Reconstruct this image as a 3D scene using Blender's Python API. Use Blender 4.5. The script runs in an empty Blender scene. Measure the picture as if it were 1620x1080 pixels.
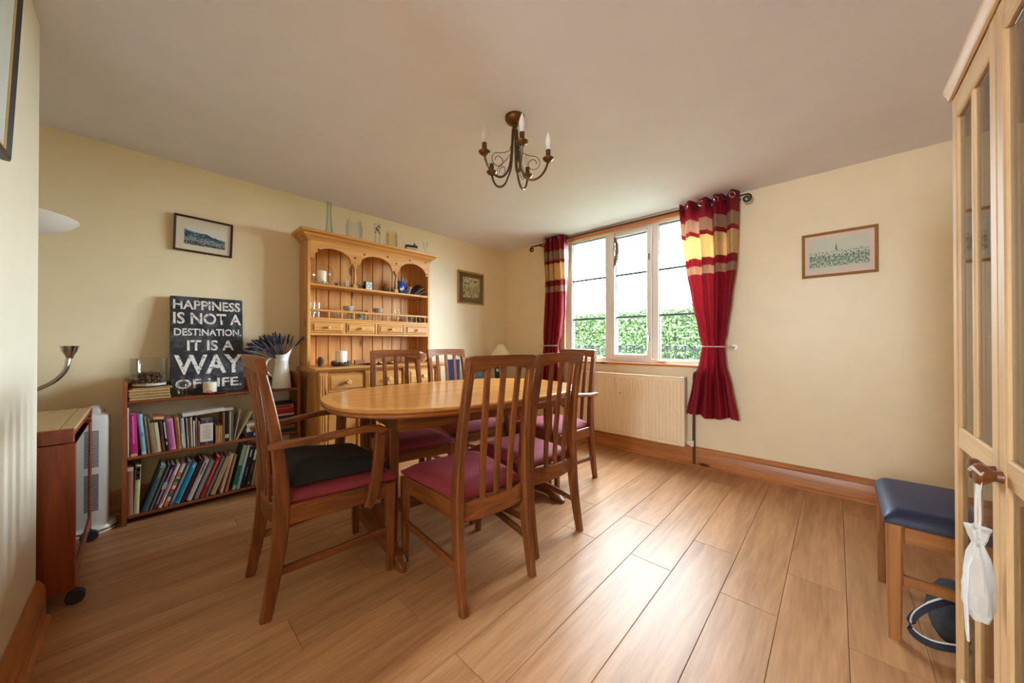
import bpy, bmesh, math, random
from mathutils import Vector, Matrix, Euler

random.seed(7)
SC = bpy.context.scene
COL = SC.collection
R = math.radians
PI = math.pi

# ------------------------------------------------------------------ camera
F_PX = 548.0
cam_d = bpy.data.cameras.new('camera')
cam_d.sensor_width = 36.0
cam_d.lens = F_PX / 1620.0 * 36.0
cam_d.clip_start = 0.02
cam = bpy.data.objects.new('camera', cam_d)
COL.objects.link(cam)
cam.location = (3.195, -3.274, 1.047)
cam.rotation_euler = (R(90) + math.atan(3 / F_PX), 0, R(43.05))
SC.camera = cam

# ------------------------------------------------------------------ world, light, exposure
world = bpy.data.worlds.new('overcast_sky')
SC.world = world
world.use_nodes = True
_bg = world.node_tree.nodes['Background']
_bg.inputs[0].default_value = (0.78, 0.90, 1.0, 1)
_bg.inputs[1].default_value = 9.0

def window_portal(name, loc, rot, sx, sz):
    l = bpy.data.lights.new(name, 'AREA')
    l.shape = 'RECTANGLE'; l.size = sx; l.size_y = sz
    l.cycles.is_portal = True
    o = bpy.data.objects.new(name, l); COL.objects.link(o)
    o.location = loc; o.rotation_euler = rot
window_portal('window_daylight', (1.705, 0.16, 1.52), (R(-90), 0, 0), 1.52, 1.36)
window_portal('hall_daylight', (3.0, -5.64, 1.6), (R(90), 0, 0), 0.6, 0.76)

VS = SC.view_settings
VS.view_transform = 'Standard'
VS.look = 'None'
VS.gamma = 1.0
VS.use_curve_mapping = False
VS.exposure = 2.95
SC.cycles.max_bounces = 14
SC.cycles.diffuse_bounces = 8
SC.cycles.transparent_max_bounces = 24
SC.cycles.sample_clamp_indirect = 12.0

# ------------------------------------------------------------------ helpers: colour and materials
def lin(c):
    out = []
    for v in c:
        v = v / 255.0
        out.append(v / 12.92 if v <= 0.04045 else ((v + 0.055) / 1.055) ** 2.4)
    return (out[0], out[1], out[2], 1.0)

MATS = {}
def newmat(name):
    m = bpy.data.materials.new(name); m.use_nodes = True
    nt = m.node_tree
    return m, nt, nt.nodes['Principled BSDF']

def plain(name, rgb, rough=0.5, metal=0.0, spec=0.5, noise=0.0, nscale=40, bump=0.0, sheen=0.0, coat=0.0):
    if name in MATS: return MATS[name]
    m, nt, b = newmat(name)
    c = lin(rgb)
    b.inputs['Base Color'].default_value = c
    b.inputs['Roughness'].default_value = rough
    b.inputs['Metallic'].default_value = metal
    b.inputs['Specular IOR Level'].default_value = spec
    if sheen: 
        b.inputs['Sheen Weight'].default_value = sheen
        b.inputs['Sheen Roughness'].default_value = 0.4
        b.inputs['Sheen Tint'].default_value = (min(1, c[0] * 2.5 + .2), min(1, c[1] * 2.5 + .15), min(1, c[2] * 2.5 + .2), 1)
    if coat:
        b.inputs['Coat Weight'].default_value = coat
        b.inputs['Coat Roughness'].default_value = 0.08
    if noise or bump:
        tc = nt.nodes.new('ShaderNodeTexCoord')
        n = nt.nodes.new('ShaderNodeTexNoise'); n.inputs['Scale'].default_value = nscale
        n.inputs['Detail'].default_value = 4
        nt.links.new(tc.outputs['Object'], n.inputs['Vector'])
        if noise:
            r = nt.nodes.new('ShaderNodeValToRGB')
            r.color_ramp.elements[0].position = 0.3; r.color_ramp.elements[1].position = 0.7
            r.color_ramp.elements[0].color = tuple(v * (1 - noise) for v in c[:3]) + (1,)
            r.color_ramp.elements[1].color = tuple(min(1, v * (1 + noise)) for v in c[:3]) + (1,)
            nt.links.new(n.outputs['Fac'], r.inputs[0]); nt.links.new(r.outputs[0], b.inputs['Base Color'])
        if bump:
            bp = nt.nodes.new('ShaderNodeBump'); bp.inputs['Strength'].default_value = bump; bp.inputs['Distance'].default_value = 0.004
            nt.links.new(n.outputs['Fac'], bp.inputs['Height']); nt.links.new(bp.outputs[0], b.inputs['Normal'])
    MATS[name] = m
    return m

def wood(name, light, dark, axis='Z', scale=1.0, rough=0.35, knots=False, coat=0.0, rnd=0.0, contrast=1.0, spec=0.5, fine=0.25):
    """grain running along a local axis of the piece; knots as small dark whorls"""
    if name in MATS: return MATS[name]
    m, nt, b = newmat(name)
    L = nt.links; N = nt.nodes
    tc = N.new('ShaderNodeTexCoord')
    mp = N.new('ShaderNodeMapping')
    s = {'X': (1.2, 16, 16), 'Y': (16, 1.2, 16), 'Z': (16, 16, 1.2)}[axis]
    mp.inputs['Scale'].default_value = tuple(v * scale for v in s)
    oi = N.new('ShaderNodeObjectInfo')
    ml = N.new('ShaderNodeVectorMath'); ml.operation = 'SCALE'; ml.inputs[3].default_value = 40.0
    cb = N.new('ShaderNodeCombineXYZ')
    for i in range(3): L.new(oi.outputs['Random'], cb.inputs[i])
    L.new(cb.outputs[0], ml.inputs[0])
    ad = N.new('ShaderNodeVectorMath'); ad.operation = 'ADD'
    L.new(tc.outputs['Object'], mp.inputs[0]); L.new(mp.outputs[0], ad.inputs[0]); L.new(ml.outputs[0], ad.inputs[1])
    n1 = N.new('ShaderNodeTexNoise'); n1.inputs['Scale'].default_value = 1.0; n1.inputs['Detail'].default_value = 6; n1.inputs['Roughness'].default_value = 0.62
    n1.inputs['Distortion'].default_value = 0.8
    L.new(ad.outputs[0], n1.inputs['Vector'])
    n2 = N.new('ShaderNodeTexNoise'); n2.inputs['Scale'].default_value = 6.0; n2.inputs['Detail'].default_value = 3
    L.new(ad.outputs[0], n2.inputs['Vector'])
    mx = N.new('ShaderNodeMath'); mx.operation = 'MULTIPLY_ADD'; mx.inputs[1].default_value = fine; 
    L.new(n2.outputs['Fac'], mx.inputs[0]); 
    sb = N.new('ShaderNodeMath'); sb.operation = 'SUBTRACT'; sb.inputs[1].default_value = fine / 2
    L.new(n1.outputs['Fac'], sb.inputs[0]); L.new(sb.outputs[0], mx.inputs[2])
    rp = N.new('ShaderNodeValToRGB')
    e = rp.color_ramp.elements
    cl, cd = lin(light), lin(dark)
    e[0].position = 0.5 - 0.17 / contrast; e[0].color = cd
    e[1].position = 0.5 + 0.13 / contrast; e[1].color = cl
    L.new(mx.outputs[0], rp.inputs[0])
    col = rp.outputs[0]
    if rnd:
        hs = N.new('ShaderNodeHueSaturation')
        mr = N.new('ShaderNodeMapRange'); mr.inputs[3].default_value = 1 - rnd; mr.inputs[4].default_value = 1 + rnd
        L.new(oi.outputs['Random'], mr.inputs[0]); L.new(mr.outputs[0], hs.inputs['Value']); L.new(col, hs.inputs['Color'])
        col = hs.outputs[0]
    if knots:
        mp2 = N.new('ShaderNodeMapping')
        s2 = {'X': (3, 8, 8), 'Y': (8, 3, 8), 'Z': (8, 8, 3)}[axis]
        mp2.inputs['Scale'].default_value = s2
        ad2 = N.new('ShaderNodeVectorMath'); ad2.operation = 'ADD'
        L.new(tc.outputs['Object'], mp2.inputs[0]); L.new(mp2.outputs[0], ad2.inputs[0]); L.new(ml.outputs[0], ad2.inputs[1])
        vo = N.new('ShaderNodeTexVoronoi'); vo.inputs['Scale'].default_value = 0.8
        L.new(ad2.outputs[0], vo.inputs['Vector'])
        kr = N.new('ShaderNodeMapRange'); kr.inputs[1].default_value = 0.07; kr.inputs[2].default_value = 0.13; kr.inputs[3].default_value = 1; kr.inputs[4].default_value = 0
        L.new(vo.outputs['Distance'], kr.inputs[0])
        mxc = N.new('ShaderNodeMix'); mxc.data_type = 'RGBA'
        L.new(kr.outputs[0], mxc.inputs[0]); L.new(col, mxc.inputs[6]); mxc.inputs[7].default_value = tuple(v * 0.25 for v in cd[:3]) + (1,)
        col = mxc.outputs[2]
    L.new(col, b.inputs['Base Color'])
    b.inputs['Roughness'].default_value = rough
    b.inputs['Specular IOR Level'].default_value = spec
    if coat:
        b.inputs['Coat Weight'].default_value = coat; b.inputs['Coat Roughness'].default_value = 0.1
    bp = N.new('ShaderNodeBump'); bp.inputs['Strength'].default_value = 0.06; bp.inputs['Distance'].default_value = 0.002
    L.new(mx.outputs[0], bp.inputs['Height']); L.new(bp.outputs[0], b.inputs['Normal'])
    MATS[name] = m
    return m

def thin_glass(name, tint=(255, 255, 255), edge=(180, 190, 185), refl=0.12, edge_amt=0.6):
    if name in MATS: return MATS[name]
    m = bpy.data.materials.new(name); m.use_nodes = True
    nt = m.node_tree; N = nt.nodes; L = nt.links
    N.remove(N['Principled BSDF'])
    out = N['Material Output']
    lw = N.new('ShaderNodeLayerWeight'); lw.inputs[0].default_value = 0.35
    cr = N.new('ShaderNodeMix'); cr.data_type = 'RGBA'
    cr.inputs[6].default_value = lin(tint); cr.inputs[7].default_value = lin(edge)
    pw = N.new('ShaderNodeMath'); pw.operation = 'MULTIPLY'; pw.inputs[1].default_value = edge_amt
    L.new(lw.outputs['Facing'], pw.inputs[0]); L.new(pw.outputs[0], cr.inputs[0])
    tr = N.new('ShaderNodeBsdfTransparent'); L.new(cr.outputs[2], tr.inputs[0])
    gl = N.new('ShaderNodeBsdfGlossy'); gl.inputs['Roughness'].default_value = 0.02
    fr = N.new('ShaderNodeFresnel'); fr.inputs[0].default_value = 1.5
    ad = N.new('ShaderNodeMath'); ad.operation = 'MULTIPLY'; ad.inputs[1].default_value = refl / 0.06; ad.use_clamp = True
    mn = N.new('ShaderNodeMath'); mn.operation = 'MINIMUM'; mn.inputs[1].default_value = 0.4
    L.new(fr.outputs[0], mn.inputs[0]); L.new(mn.outputs[0], ad.inputs[0])
    mx = N.new('ShaderNodeMixShader'); L.new(ad.outputs[0], mx.inputs[0]); L.new(tr.outputs[0], mx.inputs[1]); L.new(gl.outputs[0], mx.inputs[2])
    L.new(mx.outputs[0], out.inputs[0])
    MATS[name] = m
    return m

# ------------------------------------------------------------------ helpers: geometry
def crom(pts, k=4):
    """Catmull-Rom resampling of a list of tuples"""
    out = []; n = len(pts)
    for i in range(n - 1):
        q = [pts[max(0, i - 1)], pts[i], pts[i + 1], pts[min(n - 1, i + 2)]]
        for j in range(k):
            f = j / k
            out.append(tuple(.5 * (2 * q[1][c] + (q[2][c] - q[0][c]) * f + (2 * q[0][c] - 5 * q[1][c] + 4 * q[2][c] - q[3][c]) * f * f + (3 * q[1][c] - q[0][c] - 3 * q[2][c] + q[3][c]) * f ** 3) for c in range(len(pts[0]))))
    out.append(tuple(pts[-1])); return out

class G:
    """collects shapes into one mesh"""
    def __init__(s): s.bm = bmesh.new()
    def box(s, c, d, bev=0.0, rot=None, seg=1):
        bm = s.bm
        r = bmesh.ops.create_cube(bm, size=1.0)
        M = Matrix.Translation(Vector(c)) @ (rot.to_matrix().to_4x4() if rot else Matrix()) @ Matrix.Diagonal((d[0], d[1], d[2], 1))
        vs = r['verts']
        bmesh.ops.transform(bm, matrix=M, verts=vs)
        if bev:
            es = {e for v in vs for e in v.link_edges}
            bmesh.ops.bevel(bm, geom=list(es), offset=bev, segments=seg, profile=0.5, affect='EDGES')
        return s
    def ext(s, lo, hi, bev=0.0):
        return s.box([(a + b) / 2 for a, b in zip(lo, hi)], [abs(b - a) for a, b in zip(lo, hi)], bev)
    def rings(s, rings, close=False, caps=True, wrap=True):
        bm = s.bm
        V = [[bm.verts.new(p) for p in r] for r in rings]
        n = len(V[0]); m = len(V)
        for i in range(m if close else m - 1):
            a, b = V[i], V[(i + 1) % m]
            for j in range(n if wrap else n - 1):
                k = (j + 1) % n
                bm.faces.new((a[j], a[k], b[k], b[j]))
        if caps and not close and wrap:
            bm.faces.new(V[0][::-1]); bm.faces.new(V[-1])
        return s
    def lathe(s, prof, c=(0, 0, 0), n=24, axis='Z', caps=True):
        rs = []
        for r, h in prof:
            ring = []
            for i in range(n):
                a = 2 * PI * i / n
                x, y = max(r, 1e-4) * math.cos(a), max(r, 1e-4) * math.sin(a)
                p = {'Z': (x, y, h), 'X': (h, x, y), 'Y': (y, h, x)}[axis]
                ring.append((p[0] + c[0], p[1] + c[1], p[2] + c[2]))
            rs.append(ring)
        return s.rings(rs, caps=caps)
    def cyl(s, p0, p1, r0, r1=None, n=12):
        return s.tube([p0, p1], [r0, r0 if r1 is None else r1], n)
    def tube(s, pts, r, n=8, closed=False):
        pts = [Vector(p) for p in pts]
        m = len(pts); rr = r if isinstance(r, (list, tuple)) else [r] * m
        T = []
        for i in range(m):
            a = pts[i - 1] if (i or closed) else pts[0]
            b = pts[(i + 1) % m] if (i < m - 1 or closed) else pts[-1]
            T.append((b - a).normalized())
        u = Vector((0, 0, 1)) if abs(T[0].z) < .9 else Vector((1, 0, 0))
        u = (u - T[0] * u.dot(T[0])).normalized()
        rs = []
        for i in range(m):
            u = (u - T[i] * u.dot(T[i])).normalized(); v = T[i].cross(u)
            rs.append([pts[i] + rr[i] * (math.cos(2 * PI * k / n) * u + math.sin(2 * PI * k / n) * v) for k in range(n)])
        return s.rings(rs, close=closed)
    def sweep(s, pts, secs, side=(1, 0, 0)):
        """rectangular section: secs = (width along side, thickness across)"""
        pts = [Vector(p) for p in pts]; m = len(pts); sd = Vector(side)
        rs = []
        for i in range(m):
            t = (pts[min(i + 1, m - 1)] - pts[max(i - 1, 0)]).normalized()
            sx = (sd - t * sd.dot(t)).normalized(); nx = t.cross(sx)
            w, h = secs[i] if isinstance(secs, list) else secs
            c = min(w, h) * .16
            ring = []
            for a, b in ((1, 1), (-1, 1), (-1, -1), (1, -1)):
                o1 = (a * w / 2, b * h / 2)
                if a * b > 0: q = ((o1[0], o1[1] - b * c), (o1[0] - a * c, o1[1]))
                else: q = ((o1[0] - a * c, o1[1]), (o1[0], o1[1] - b * c))
                for x, y in q: ring.append(pts[i] + sx * x + nx * y)
            rs.append(ring)
        return s.rings(rs)
    def csweep(s, pts, secs, side=(1, 0, 0), k=4):
        P2, S2 = crom(pts, k), crom(secs, k) if isinstance(secs, list) else secs
        return s.sweep(P2, S2, side)
    def ctube(s, pts, r, n=8, k=4):
        return s.tube(crom(pts, k), [q[0] for q in crom([(v,) for v in r], k)] if isinstance(r, (list, tuple)) else r, n)
    def prism(s, poly, fn, t0, t1):
        """2D polygon poly[(a,b)], fn(a,b,t)->point, from t0 to t1"""
        bm = s.bm
        A = [bm.verts.new(fn(a, b, t0)) for a, b in poly]; B = [bm.verts.new(fn(a, b, t1)) for a, b in poly]
        n = len(poly)
        bm.faces.new(A[::-1]); bm.faces.new(B)
        for i in range(n):
            k = (i + 1) % n
            bm.faces.new((A[i], A[k], B[k], B[i]))
        return s
    def grid(s, fn, nu, nv):
        bm = s.bm
        V = [[bm.verts.new(fn(i / nu, j / nv)) for j in range(nv + 1)] for i in range(nu + 1)]
        for i in range(nu):
            for j in range(nv):
                bm.faces.new((V[i][j], V[i + 1][j], V[i + 1][j + 1], V[i][j + 1]))
        return s
    def ball(s, c, r, n=12, sc=(1, 1, 1)):
        prof = [(r * math.sin(PI * i / (n // 2 + 2)), -r * math.cos(PI * i / (n // 2 + 2))) for i in range(n // 2 + 3)]
        rs = []
        for q, h in prof:
            rs.append([(c[0] + sc[0] * max(q, 1e-4) * math.cos(2 * PI * i / n), c[1] + sc[1] * max(q, 1e-4) * math.sin(2 * PI * i / n), c[2] + sc[2] * h) for i in range(n)])
        return s.rings(rs)
    def mesh(s, name, smooth=True, ang=35):
        bmesh.ops.recalc_face_normals(s.bm, faces=s.bm.faces[:])
        me = bpy.data.meshes.new(name); s.bm.to_mesh(me); s.bm.free()
        if smooth:
            me.shade_smooth(); me.set_sharp_from_angle(angle=R(ang))
        return me

def obj(name, g, mat, parent=None, loc=None, rot=None, label=None, smooth=True, ang=35):
    me = g.mesh(name, smooth, ang) if isinstance(g, G) else g
    if mat is not None and len(me.materials) == 0: me.materials.append(mat)
    o = bpy.data.objects.new(name, me); COL.objects.link(o)
    if parent: o.parent = parent
    if loc: o.location = loc
    if rot: o.rotation_euler = rot
    if label: o['label'] = label
    return o

def thing(name, label, cat, loc=(0, 0, 0), rotz=0.0, group=None, rot=None):
    o = bpy.data.objects.new(name, None); COL.objects.link(o)
    o.empty_display_size = 0.05
    o.location = loc; o.rotation_euler = rot if rot else (0, 0, rotz)
    o['label'] = label; o['category'] = cat
    if group: o['group'] = group
    return o

def tag(o, label, cat, group=None, kind=None):
    o['label'] = label; o['category'] = cat
    if group: o['group'] = group
    if kind: o['kind'] = kind
    return o

def struct(name, g=None, mat=None, loc=None):
    if g is None:
        o = bpy.data.objects.new(name, None); COL.objects.link(o)
        if loc: o.location = loc
    else: o = obj(name, g, mat, None, loc)
    o['kind'] = 'structure'
    return o

def copy_tree(o, parent=None):
    c = o.copy(); COL.objects.link(c)
    if parent: c.parent = parent
    for ch in list(o.children): copy_tree(ch, c)
    return c

def text_mesh(body, bold=0.0, align='LEFT'):
    cu = bpy.data.curves.new('lettering', 'FONT'); cu.body = body; cu.size = 1.0
    cu.align_x = align; cu.offset = bold; cu.resolution_u = 3
    o = bpy.data.objects.new('lettering', cu); COL.objects.link(o)
    dg = bpy.context.evaluated_depsgraph_get()
    me = bpy.data.meshes.new_from_object(o.evaluated_get(dg))
    bpy.data.objects.remove(o)
    me.name = 'lettering'
    return me

def fit_text(body, w, h, bold=0.0):
    """lettering scaled to w x h, lower left at the origin, lying in local XY"""
    me = text_mesh(body, bold)
    xs = [v.co.x for v in me.vertices]; ys = [v.co.y for v in me.vertices]
    x0, x1, y0, y1 = min(xs), max(xs), min(ys), max(ys)
    for v in me.vertices:
        v.co.x = (v.co.x - x0) / (x1 - x0) * w; v.co.y = (v.co.y - y0) / (y1 - y0) * h; v.co.z = 0
    me.materials.clear()
    return me

# ------------------------------------------------------------------ materials
WALL = plain('cream_wall_paint', (240, 224, 190), 0.38, noise=0.02, nscale=6, bump=0.03)
WALLF = plain('cream_paint_lit_tone', (238, 230, 208), 0.38, noise=0.02, nscale=6, bump=0.03)  # same cream as the other walls, window sheen put into its paler colour
CEIL = plain('ceiling_paint', (230, 231, 243), 0.85, noise=0.015, nscale=5, bump=0.05)
FLOORW = wood('oak_laminate', (198, 148, 104), (154, 106, 68), 'Y', 0.9, 0.42, rnd=0.06, contrast=0.62, fine=.45, spec=.42)
SUBF = plain('floor_joint', (60, 38, 22), 0.8)
PINE_TRIM = wood('stained_pine_trim', (198, 130, 70), (160, 94, 44), 'X', 0.8, 0.35, knots=True)
PINE_TRIM_Y = wood('stained_pine_trim_side', (198, 130, 70), (160, 94, 44), 'Y', 0.8, 0.35, knots=True)
PINE_PELMET = wood('pelmet_pine', (214, 142, 84), (184, 108, 58), 'X', 0.8, 0.4, knots=True)
TEAK = wood('teak_upright', (146, 84, 42), (90, 48, 22), 'Z', 1.4, 0.38, contrast=0.9, spec=0.38)
TEAK_X = wood('teak_rail', (146, 84, 42), (90, 48, 22), 'X', 1.4, 0.38, contrast=0.9, spec=0.38)
TEAK_Y = wood('teak_side_rail', (146, 84, 42), (90, 48, 22), 'Y', 1.4, 0.38, contrast=0.9, spec=0.38)
TTOP = wood('table_veneer', (206, 142, 72), (184, 116, 54), 'Y', 0.8, 0.22, contrast=0.7)
TBAND = wood('table_border', (218, 156, 84), (196, 130, 64), 'X', 1.0, 0.22, contrast=0.7)
TEDGE = wood('table_edge_wood', (176, 106, 50), (146, 80, 34), 'Y', 1.2, 0.3)
VELVET = plain('maroon_velvet', (140, 46, 60), 0.75, noise=0.12, nscale=18, bump=0.1, sheen=0.5)
BLACKCLOTH = plain('black_cushion_cloth', (20, 20, 22), 0.85, noise=0.2, nscale=60, bump=0.3)
PINE = wood('honey_pine_upright', (222, 164, 92), (192, 128, 62), 'Z', 0.9, 0.38, knots=True, contrast=0.8)
PINE_Y = wood('honey_pine_rail', (222, 164, 92), (192, 128, 62), 'Y', 0.9, 0.38, knots=False, contrast=0.8)
PINE_B = wood('honey_pine_board', (220, 160, 90), (186, 120, 58), 'Z', 0.8, 0.42, knots=True, rnd=0.06, contrast=0.8)
PINE_KNOB = plain('turned_pine', (228, 178, 108), 0.35)
GROOVE = plain('reed_groove', (140, 88, 40), 0.6)
CABW = wood('pale_pine_upright', (222, 186, 138), (196, 152, 102), 'Z', 0.9, 0.4, knots=True, contrast=0.8)
CABWY = wood('pale_pine_rail', (222, 186, 138), (196, 152, 102), 'Y', 0.9, 0.4, knots=False, contrast=0.8)
CABIN = wood('cabinet_inside', (170, 112, 62), (132, 80, 40), 'Z', 0.9, 0.5)
KNOBDARK = plain('dark_turned_knob', (112, 62, 34), 0.28)
SHELFW = wood('mahogany_shelf', (156, 86, 46), (112, 54, 26), 'Y', 0.9, 0.38)
SHELFZ = wood('mahogany_side', (156, 86, 46), (112, 54, 26), 'Z', 0.9, 0.38)
TROLW = wood('sapele_panel', (150, 70, 36), (112, 46, 22), 'Z', 1.2, 0.35)
TROLX = wood('sapele_edge', (140, 66, 36), (102, 42, 22), 'X', 1.2, 0.35)
TAN = wood('pale_teak_top', (190, 158, 110), (172, 138, 92), 'X', 0.9, 0.4)
UPVC = plain('white_window_frame', (232, 228, 224), 0.35)
BARGREY = plain('grey_glazing_bar', (84, 100, 108), 0.45)
GASKET = plain('dark_gasket', (70, 88, 100), 0.6)
WGLASS = thin_glass('window_glass', (250, 253, 252), (235, 240, 240), 0.05, 0.3)
CGLASS = thin_glass('cabinet_glass', (238, 236, 230), (225, 222, 214), 0.06, 0.5)
PGLASS = thin_glass('picture_glass', (255, 255, 255), (255, 255, 255), 0.016, 0.2)
JGLASS = thin_glass('clear_jar_glass', (255, 255, 255), (226, 232, 227), 0.035, 0.4)
GGLASS = thin_glass('green_bottle_glass', (250, 254, 251), (190, 212, 194), 0.035, 0.6)
AMBER = thin_glass('amber_vase_glass', (254, 250, 238), (238, 222, 188), 0.035, 0.5)
WHITE = plain('white_enamel', (240, 238, 230), 0.25)
RADW = plain('cream_radiator_enamel', (240, 222, 190), 0.4)
WAX = plain('ivory_wax', (240, 232, 208), 0.5)
BLACK = plain('black_plastic', (22, 22, 24), 0.4)
IRON = plain('wrought_iron', (30, 27, 26), 0.5)
CHROME = plain('chrome', (190, 190, 192), 0.18, metal=1.0)
BRASSY = plain('bronzed_brass', (122, 84, 48), 0.35, metal=0.85)
BRASSD = plain('aged_brass_arm', (104, 84, 58), 0.38, metal=0.85)
CERAM = plain('white_bulb_collar', (235, 234, 230), 0.4)
BULB = plain('pearl_bulb_glass', (244, 242, 238), 0.2)
RED = plain('red_curtain_cloth', (160, 24, 46), 0.6, noise=0.06, nscale=50, sheen=0.25)
GOLD = plain('gold_curtain_band', (228, 198, 144), 0.5, noise=0.05, nscale=50)
TAUPE = plain('taupe_curtain_band', (184, 148, 122), 0.5, noise=0.05, nscale=50)
NAVY = plain('navy_seat_fabric', (22, 32, 62), 0.55, noise=0.2, nscale=120, bump=0.12, sheen=0.15)
STOOLW = wood('oak_stool_upright', (168, 112, 62), (130, 80, 40), 'Z', 1.2, 0.32)
STOOLX = wood('oak_stool_rail', (168, 112, 62), (130, 80, 40), 'X', 1.2, 0.32)
STOOLY = wood('oak_stool_side', (168, 112, 62), (130, 80, 40), 'Y', 1.2, 0.32)
PAPER = plain('book_pages', (226, 216, 192), 0.8, noise=0.06, nscale=200)
CORK = plain('cork_mat', (176, 138, 94), 0.8, noise=0.2, nscale=90)
WICKER = None

# ================================================================== LARGE STRUCTURE
H = 2.25
XR = 3.86
YF = -3.54
# floor: every laminate plank its own piece
floor = struct('floor', G().ext((-0.25, -6.0, -0.12), (XR + .2, 0.25, -0.012)), SUBF)
def plank_mesh(w, l):
    g = G(); g.box((0, 0, -0.006), (w, l, 0.012), 0.0014); return g.mesh('plank')
PW, PL = 0.195, 1.285
_pl_cache = {}
ci = 0
x = 2.25 - PW * 12
while x < XR:
    even = (round((x - 2.25) / PW) % 2 == 0)
    y = (-1.26 if even else -1.605) + PL * 2
    while y > -4.6:
        y1, y0 = min(y, 0.0), max(y - PL, -4.6)
        x0, x1 = max(x, 0.0), min(x + PW, XR)
        if y1 - y0 > 0.02 and x1 - x0 > 0.02:
            key = (round(x1 - x0, 3), round(y1 - y0, 3))
            if key not in _pl_cache:
                _pl_cache[key] = plank_mesh(key[0] - .0012, key[1] - .0012)
            obj('plank', _pl_cache[key], FLOORW, floor, ((x0 + x1) / 2, (y0 + y1) / 2, 0))
        y -= PL
    x += PW
struct('ceiling', G().ext((-0.25, -6.0, H), (XR + .2, 0.22, H + 0.12)), CEIL)
# walls
struct('wall_left', G().ext((-0.2, -4.6, 0), (0, 0.22, H)), WALL)
WX0, WX1, WZ0, WZ1 = 0.955, 2.46, 0.845, 2.195
g = G()
g.ext((0, 0, 0), (WX0, 0.2, H)); g.ext((WX1, 0, 0), (XR, 0.2, H))
g.ext((WX0, 0, 0), (WX1, 0.2, WZ0)); g.ext((WX0, 0, WZ1), (WX1, 0.2, H))
struct('wall_back', g, WALL)
struct('wall_right', G().ext((XR, -6.0, 0), (XR + .2, 0.2, H)), WALL)
g = G()
DX0, DX1, DZ = 2.45, 3.43, 2.03
g.ext((1.0, YF - .6, 0), (1.9, YF, H), 0.004); g.ext((1.9, YF - .12, 0), (DX0, YF, H))
g.ext((DX1, YF - .12, 0), (XR, YF, H)); g.ext((DX0, YF - .12, DZ), (DX1, YF, H))
struct('wall_front', g, WALLF)
g = G()
g.ext((0, -4.7, 0), (1.9, -4.6, H)); g.ext((1.0, -4.6, 0), (1.12, YF - .6, H))
struct('wall_alcove', g, WALL)
# the hall behind the doorway in which the photograph was taken, with its own daylight window
g = G()
g.ext((1.9, -5.7, 0), (2.0, YF - .12, H))
g.ext((2.0, -5.8, 0), (XR, -5.7, 1.22)); g.ext((2.0, -5.8, 1.98), (XR, -5.7, H))
g.ext((2.0, -5.8, 1.22), (2.70, -5.7, 1.98)); g.ext((3.30, -5.8, 1.22), (XR, -5.7, 1.98))
struct('wall_hall', g, WALLF)
# door architrave
g = G()
for a, b in ((DX0 - .07, DX0), (DX1, DX1 + .07)): g.ext((a, YF, 0), (b, YF + .015, DZ + .07), .004)
g.ext((DX0, YF, DZ), (DX1, YF + .015, DZ + .07), .004)
struct('trim_1', g, PINE_TRIM)
# skirting
def skirt(name, lo_hi, mat, mk):
    g = G(); mk(g); return struct(name, g, mat)
def skirt_prof(g, p0, p1, nrm):
    prof = [(0, 0), (.034, 0), (.034, .012), (.022, .02), (.022, .115), (.018, .122), (.02, .128), (.012, .145), (.006, .155), (0, .158)]
    p0, p1, nrm = Vector(p0), Vector(p1), Vector(nrm)
    g.rings([[p0 + nrm * a + Vector((0, 0, b)) for a, b in prof], [p1 + nrm * a + Vector((0, 0, b)) for a, b in prof]])
g = G(); skirt_prof(g, (0.0, -0.001, 0), (XR, -0.001, 0), (0, -1, 0)); struct('baseboard_back', g, PINE_TRIM)
g = G(); skirt_prof(g, (0.001, -4.6, 0), (0.001, -0.0, 0), (1, 0, 0)); struct('baseboard_left', g, PINE_TRIM_Y)
g = G(); skirt_prof(g, (1.0, YF + .001, 0), (DX0 - .07, YF + .001, 0), (0, 1, 0)); struct('baseboard_front', g, PINE_TRIM)
g = G(); skirt_prof(g, (XR - .001, -0.04, 0), (XR - .001, -1.6, 0), (-1, 0, 0)); struct('baseboard_right', g, PINE_TRIM_Y)

# window: reveal, frame, opening sash, panes, bars
win = struct('window_1')
FY0, FY1 = 0.035, 0.095
def fbar(name, lo, hi, mat=UPVC, bev=.004, lab=None): return obj(name, G().ext(lo, hi, bev), mat, win, label=lab)
fx0, fx1, fz0, fz1 = WX0, WX1, 0.862, WZ1
g = G()
g.ext((fx0, FY0, fz0), (fx0 + .075, FY1, fz1), .004); g.ext((fx1 - .075, FY0, fz0), (fx1, FY1, fz1), .004)
g.ext((fx0 + .075, FY0, fz0), (fx1 - .075, FY1, fz0 + .035), .004); g.ext((fx0 + .075, FY0, fz1 - .028), (fx1 - .075, FY1, fz1), .004)
obj('window_frame', g, UPVC, win)
for a, b in ((1.437, 1.497), (1.928, 1.985)): fbar('mullion', (a, FY0, fz0 + .035), (b, FY1, fz1 - .028))
g = G()
sx0, sx1, sz0, sz1 = 1.499, 1.926, fz0 + .037, fz1 - .03
g.ext((sx0, FY0 - .018, sz0), (sx0 + .052, FY1 - .01, sz1), .005); g.ext((sx1 - .048, FY0 - .018, sz0), (sx1, FY1 - .01, sz1), .005)
g.ext((sx0 + .05, FY0 - .018, sz0), (sx1 - .046, FY1 - .01, sz0 + .04), .005); g.ext((sx0 + .05, FY0 - .018, sz1 - .04), (sx1 - .046, FY1 - .01, sz1), .005)
obj('sash', g, UPVC, win, label='opening white sash of the middle light')
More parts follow.
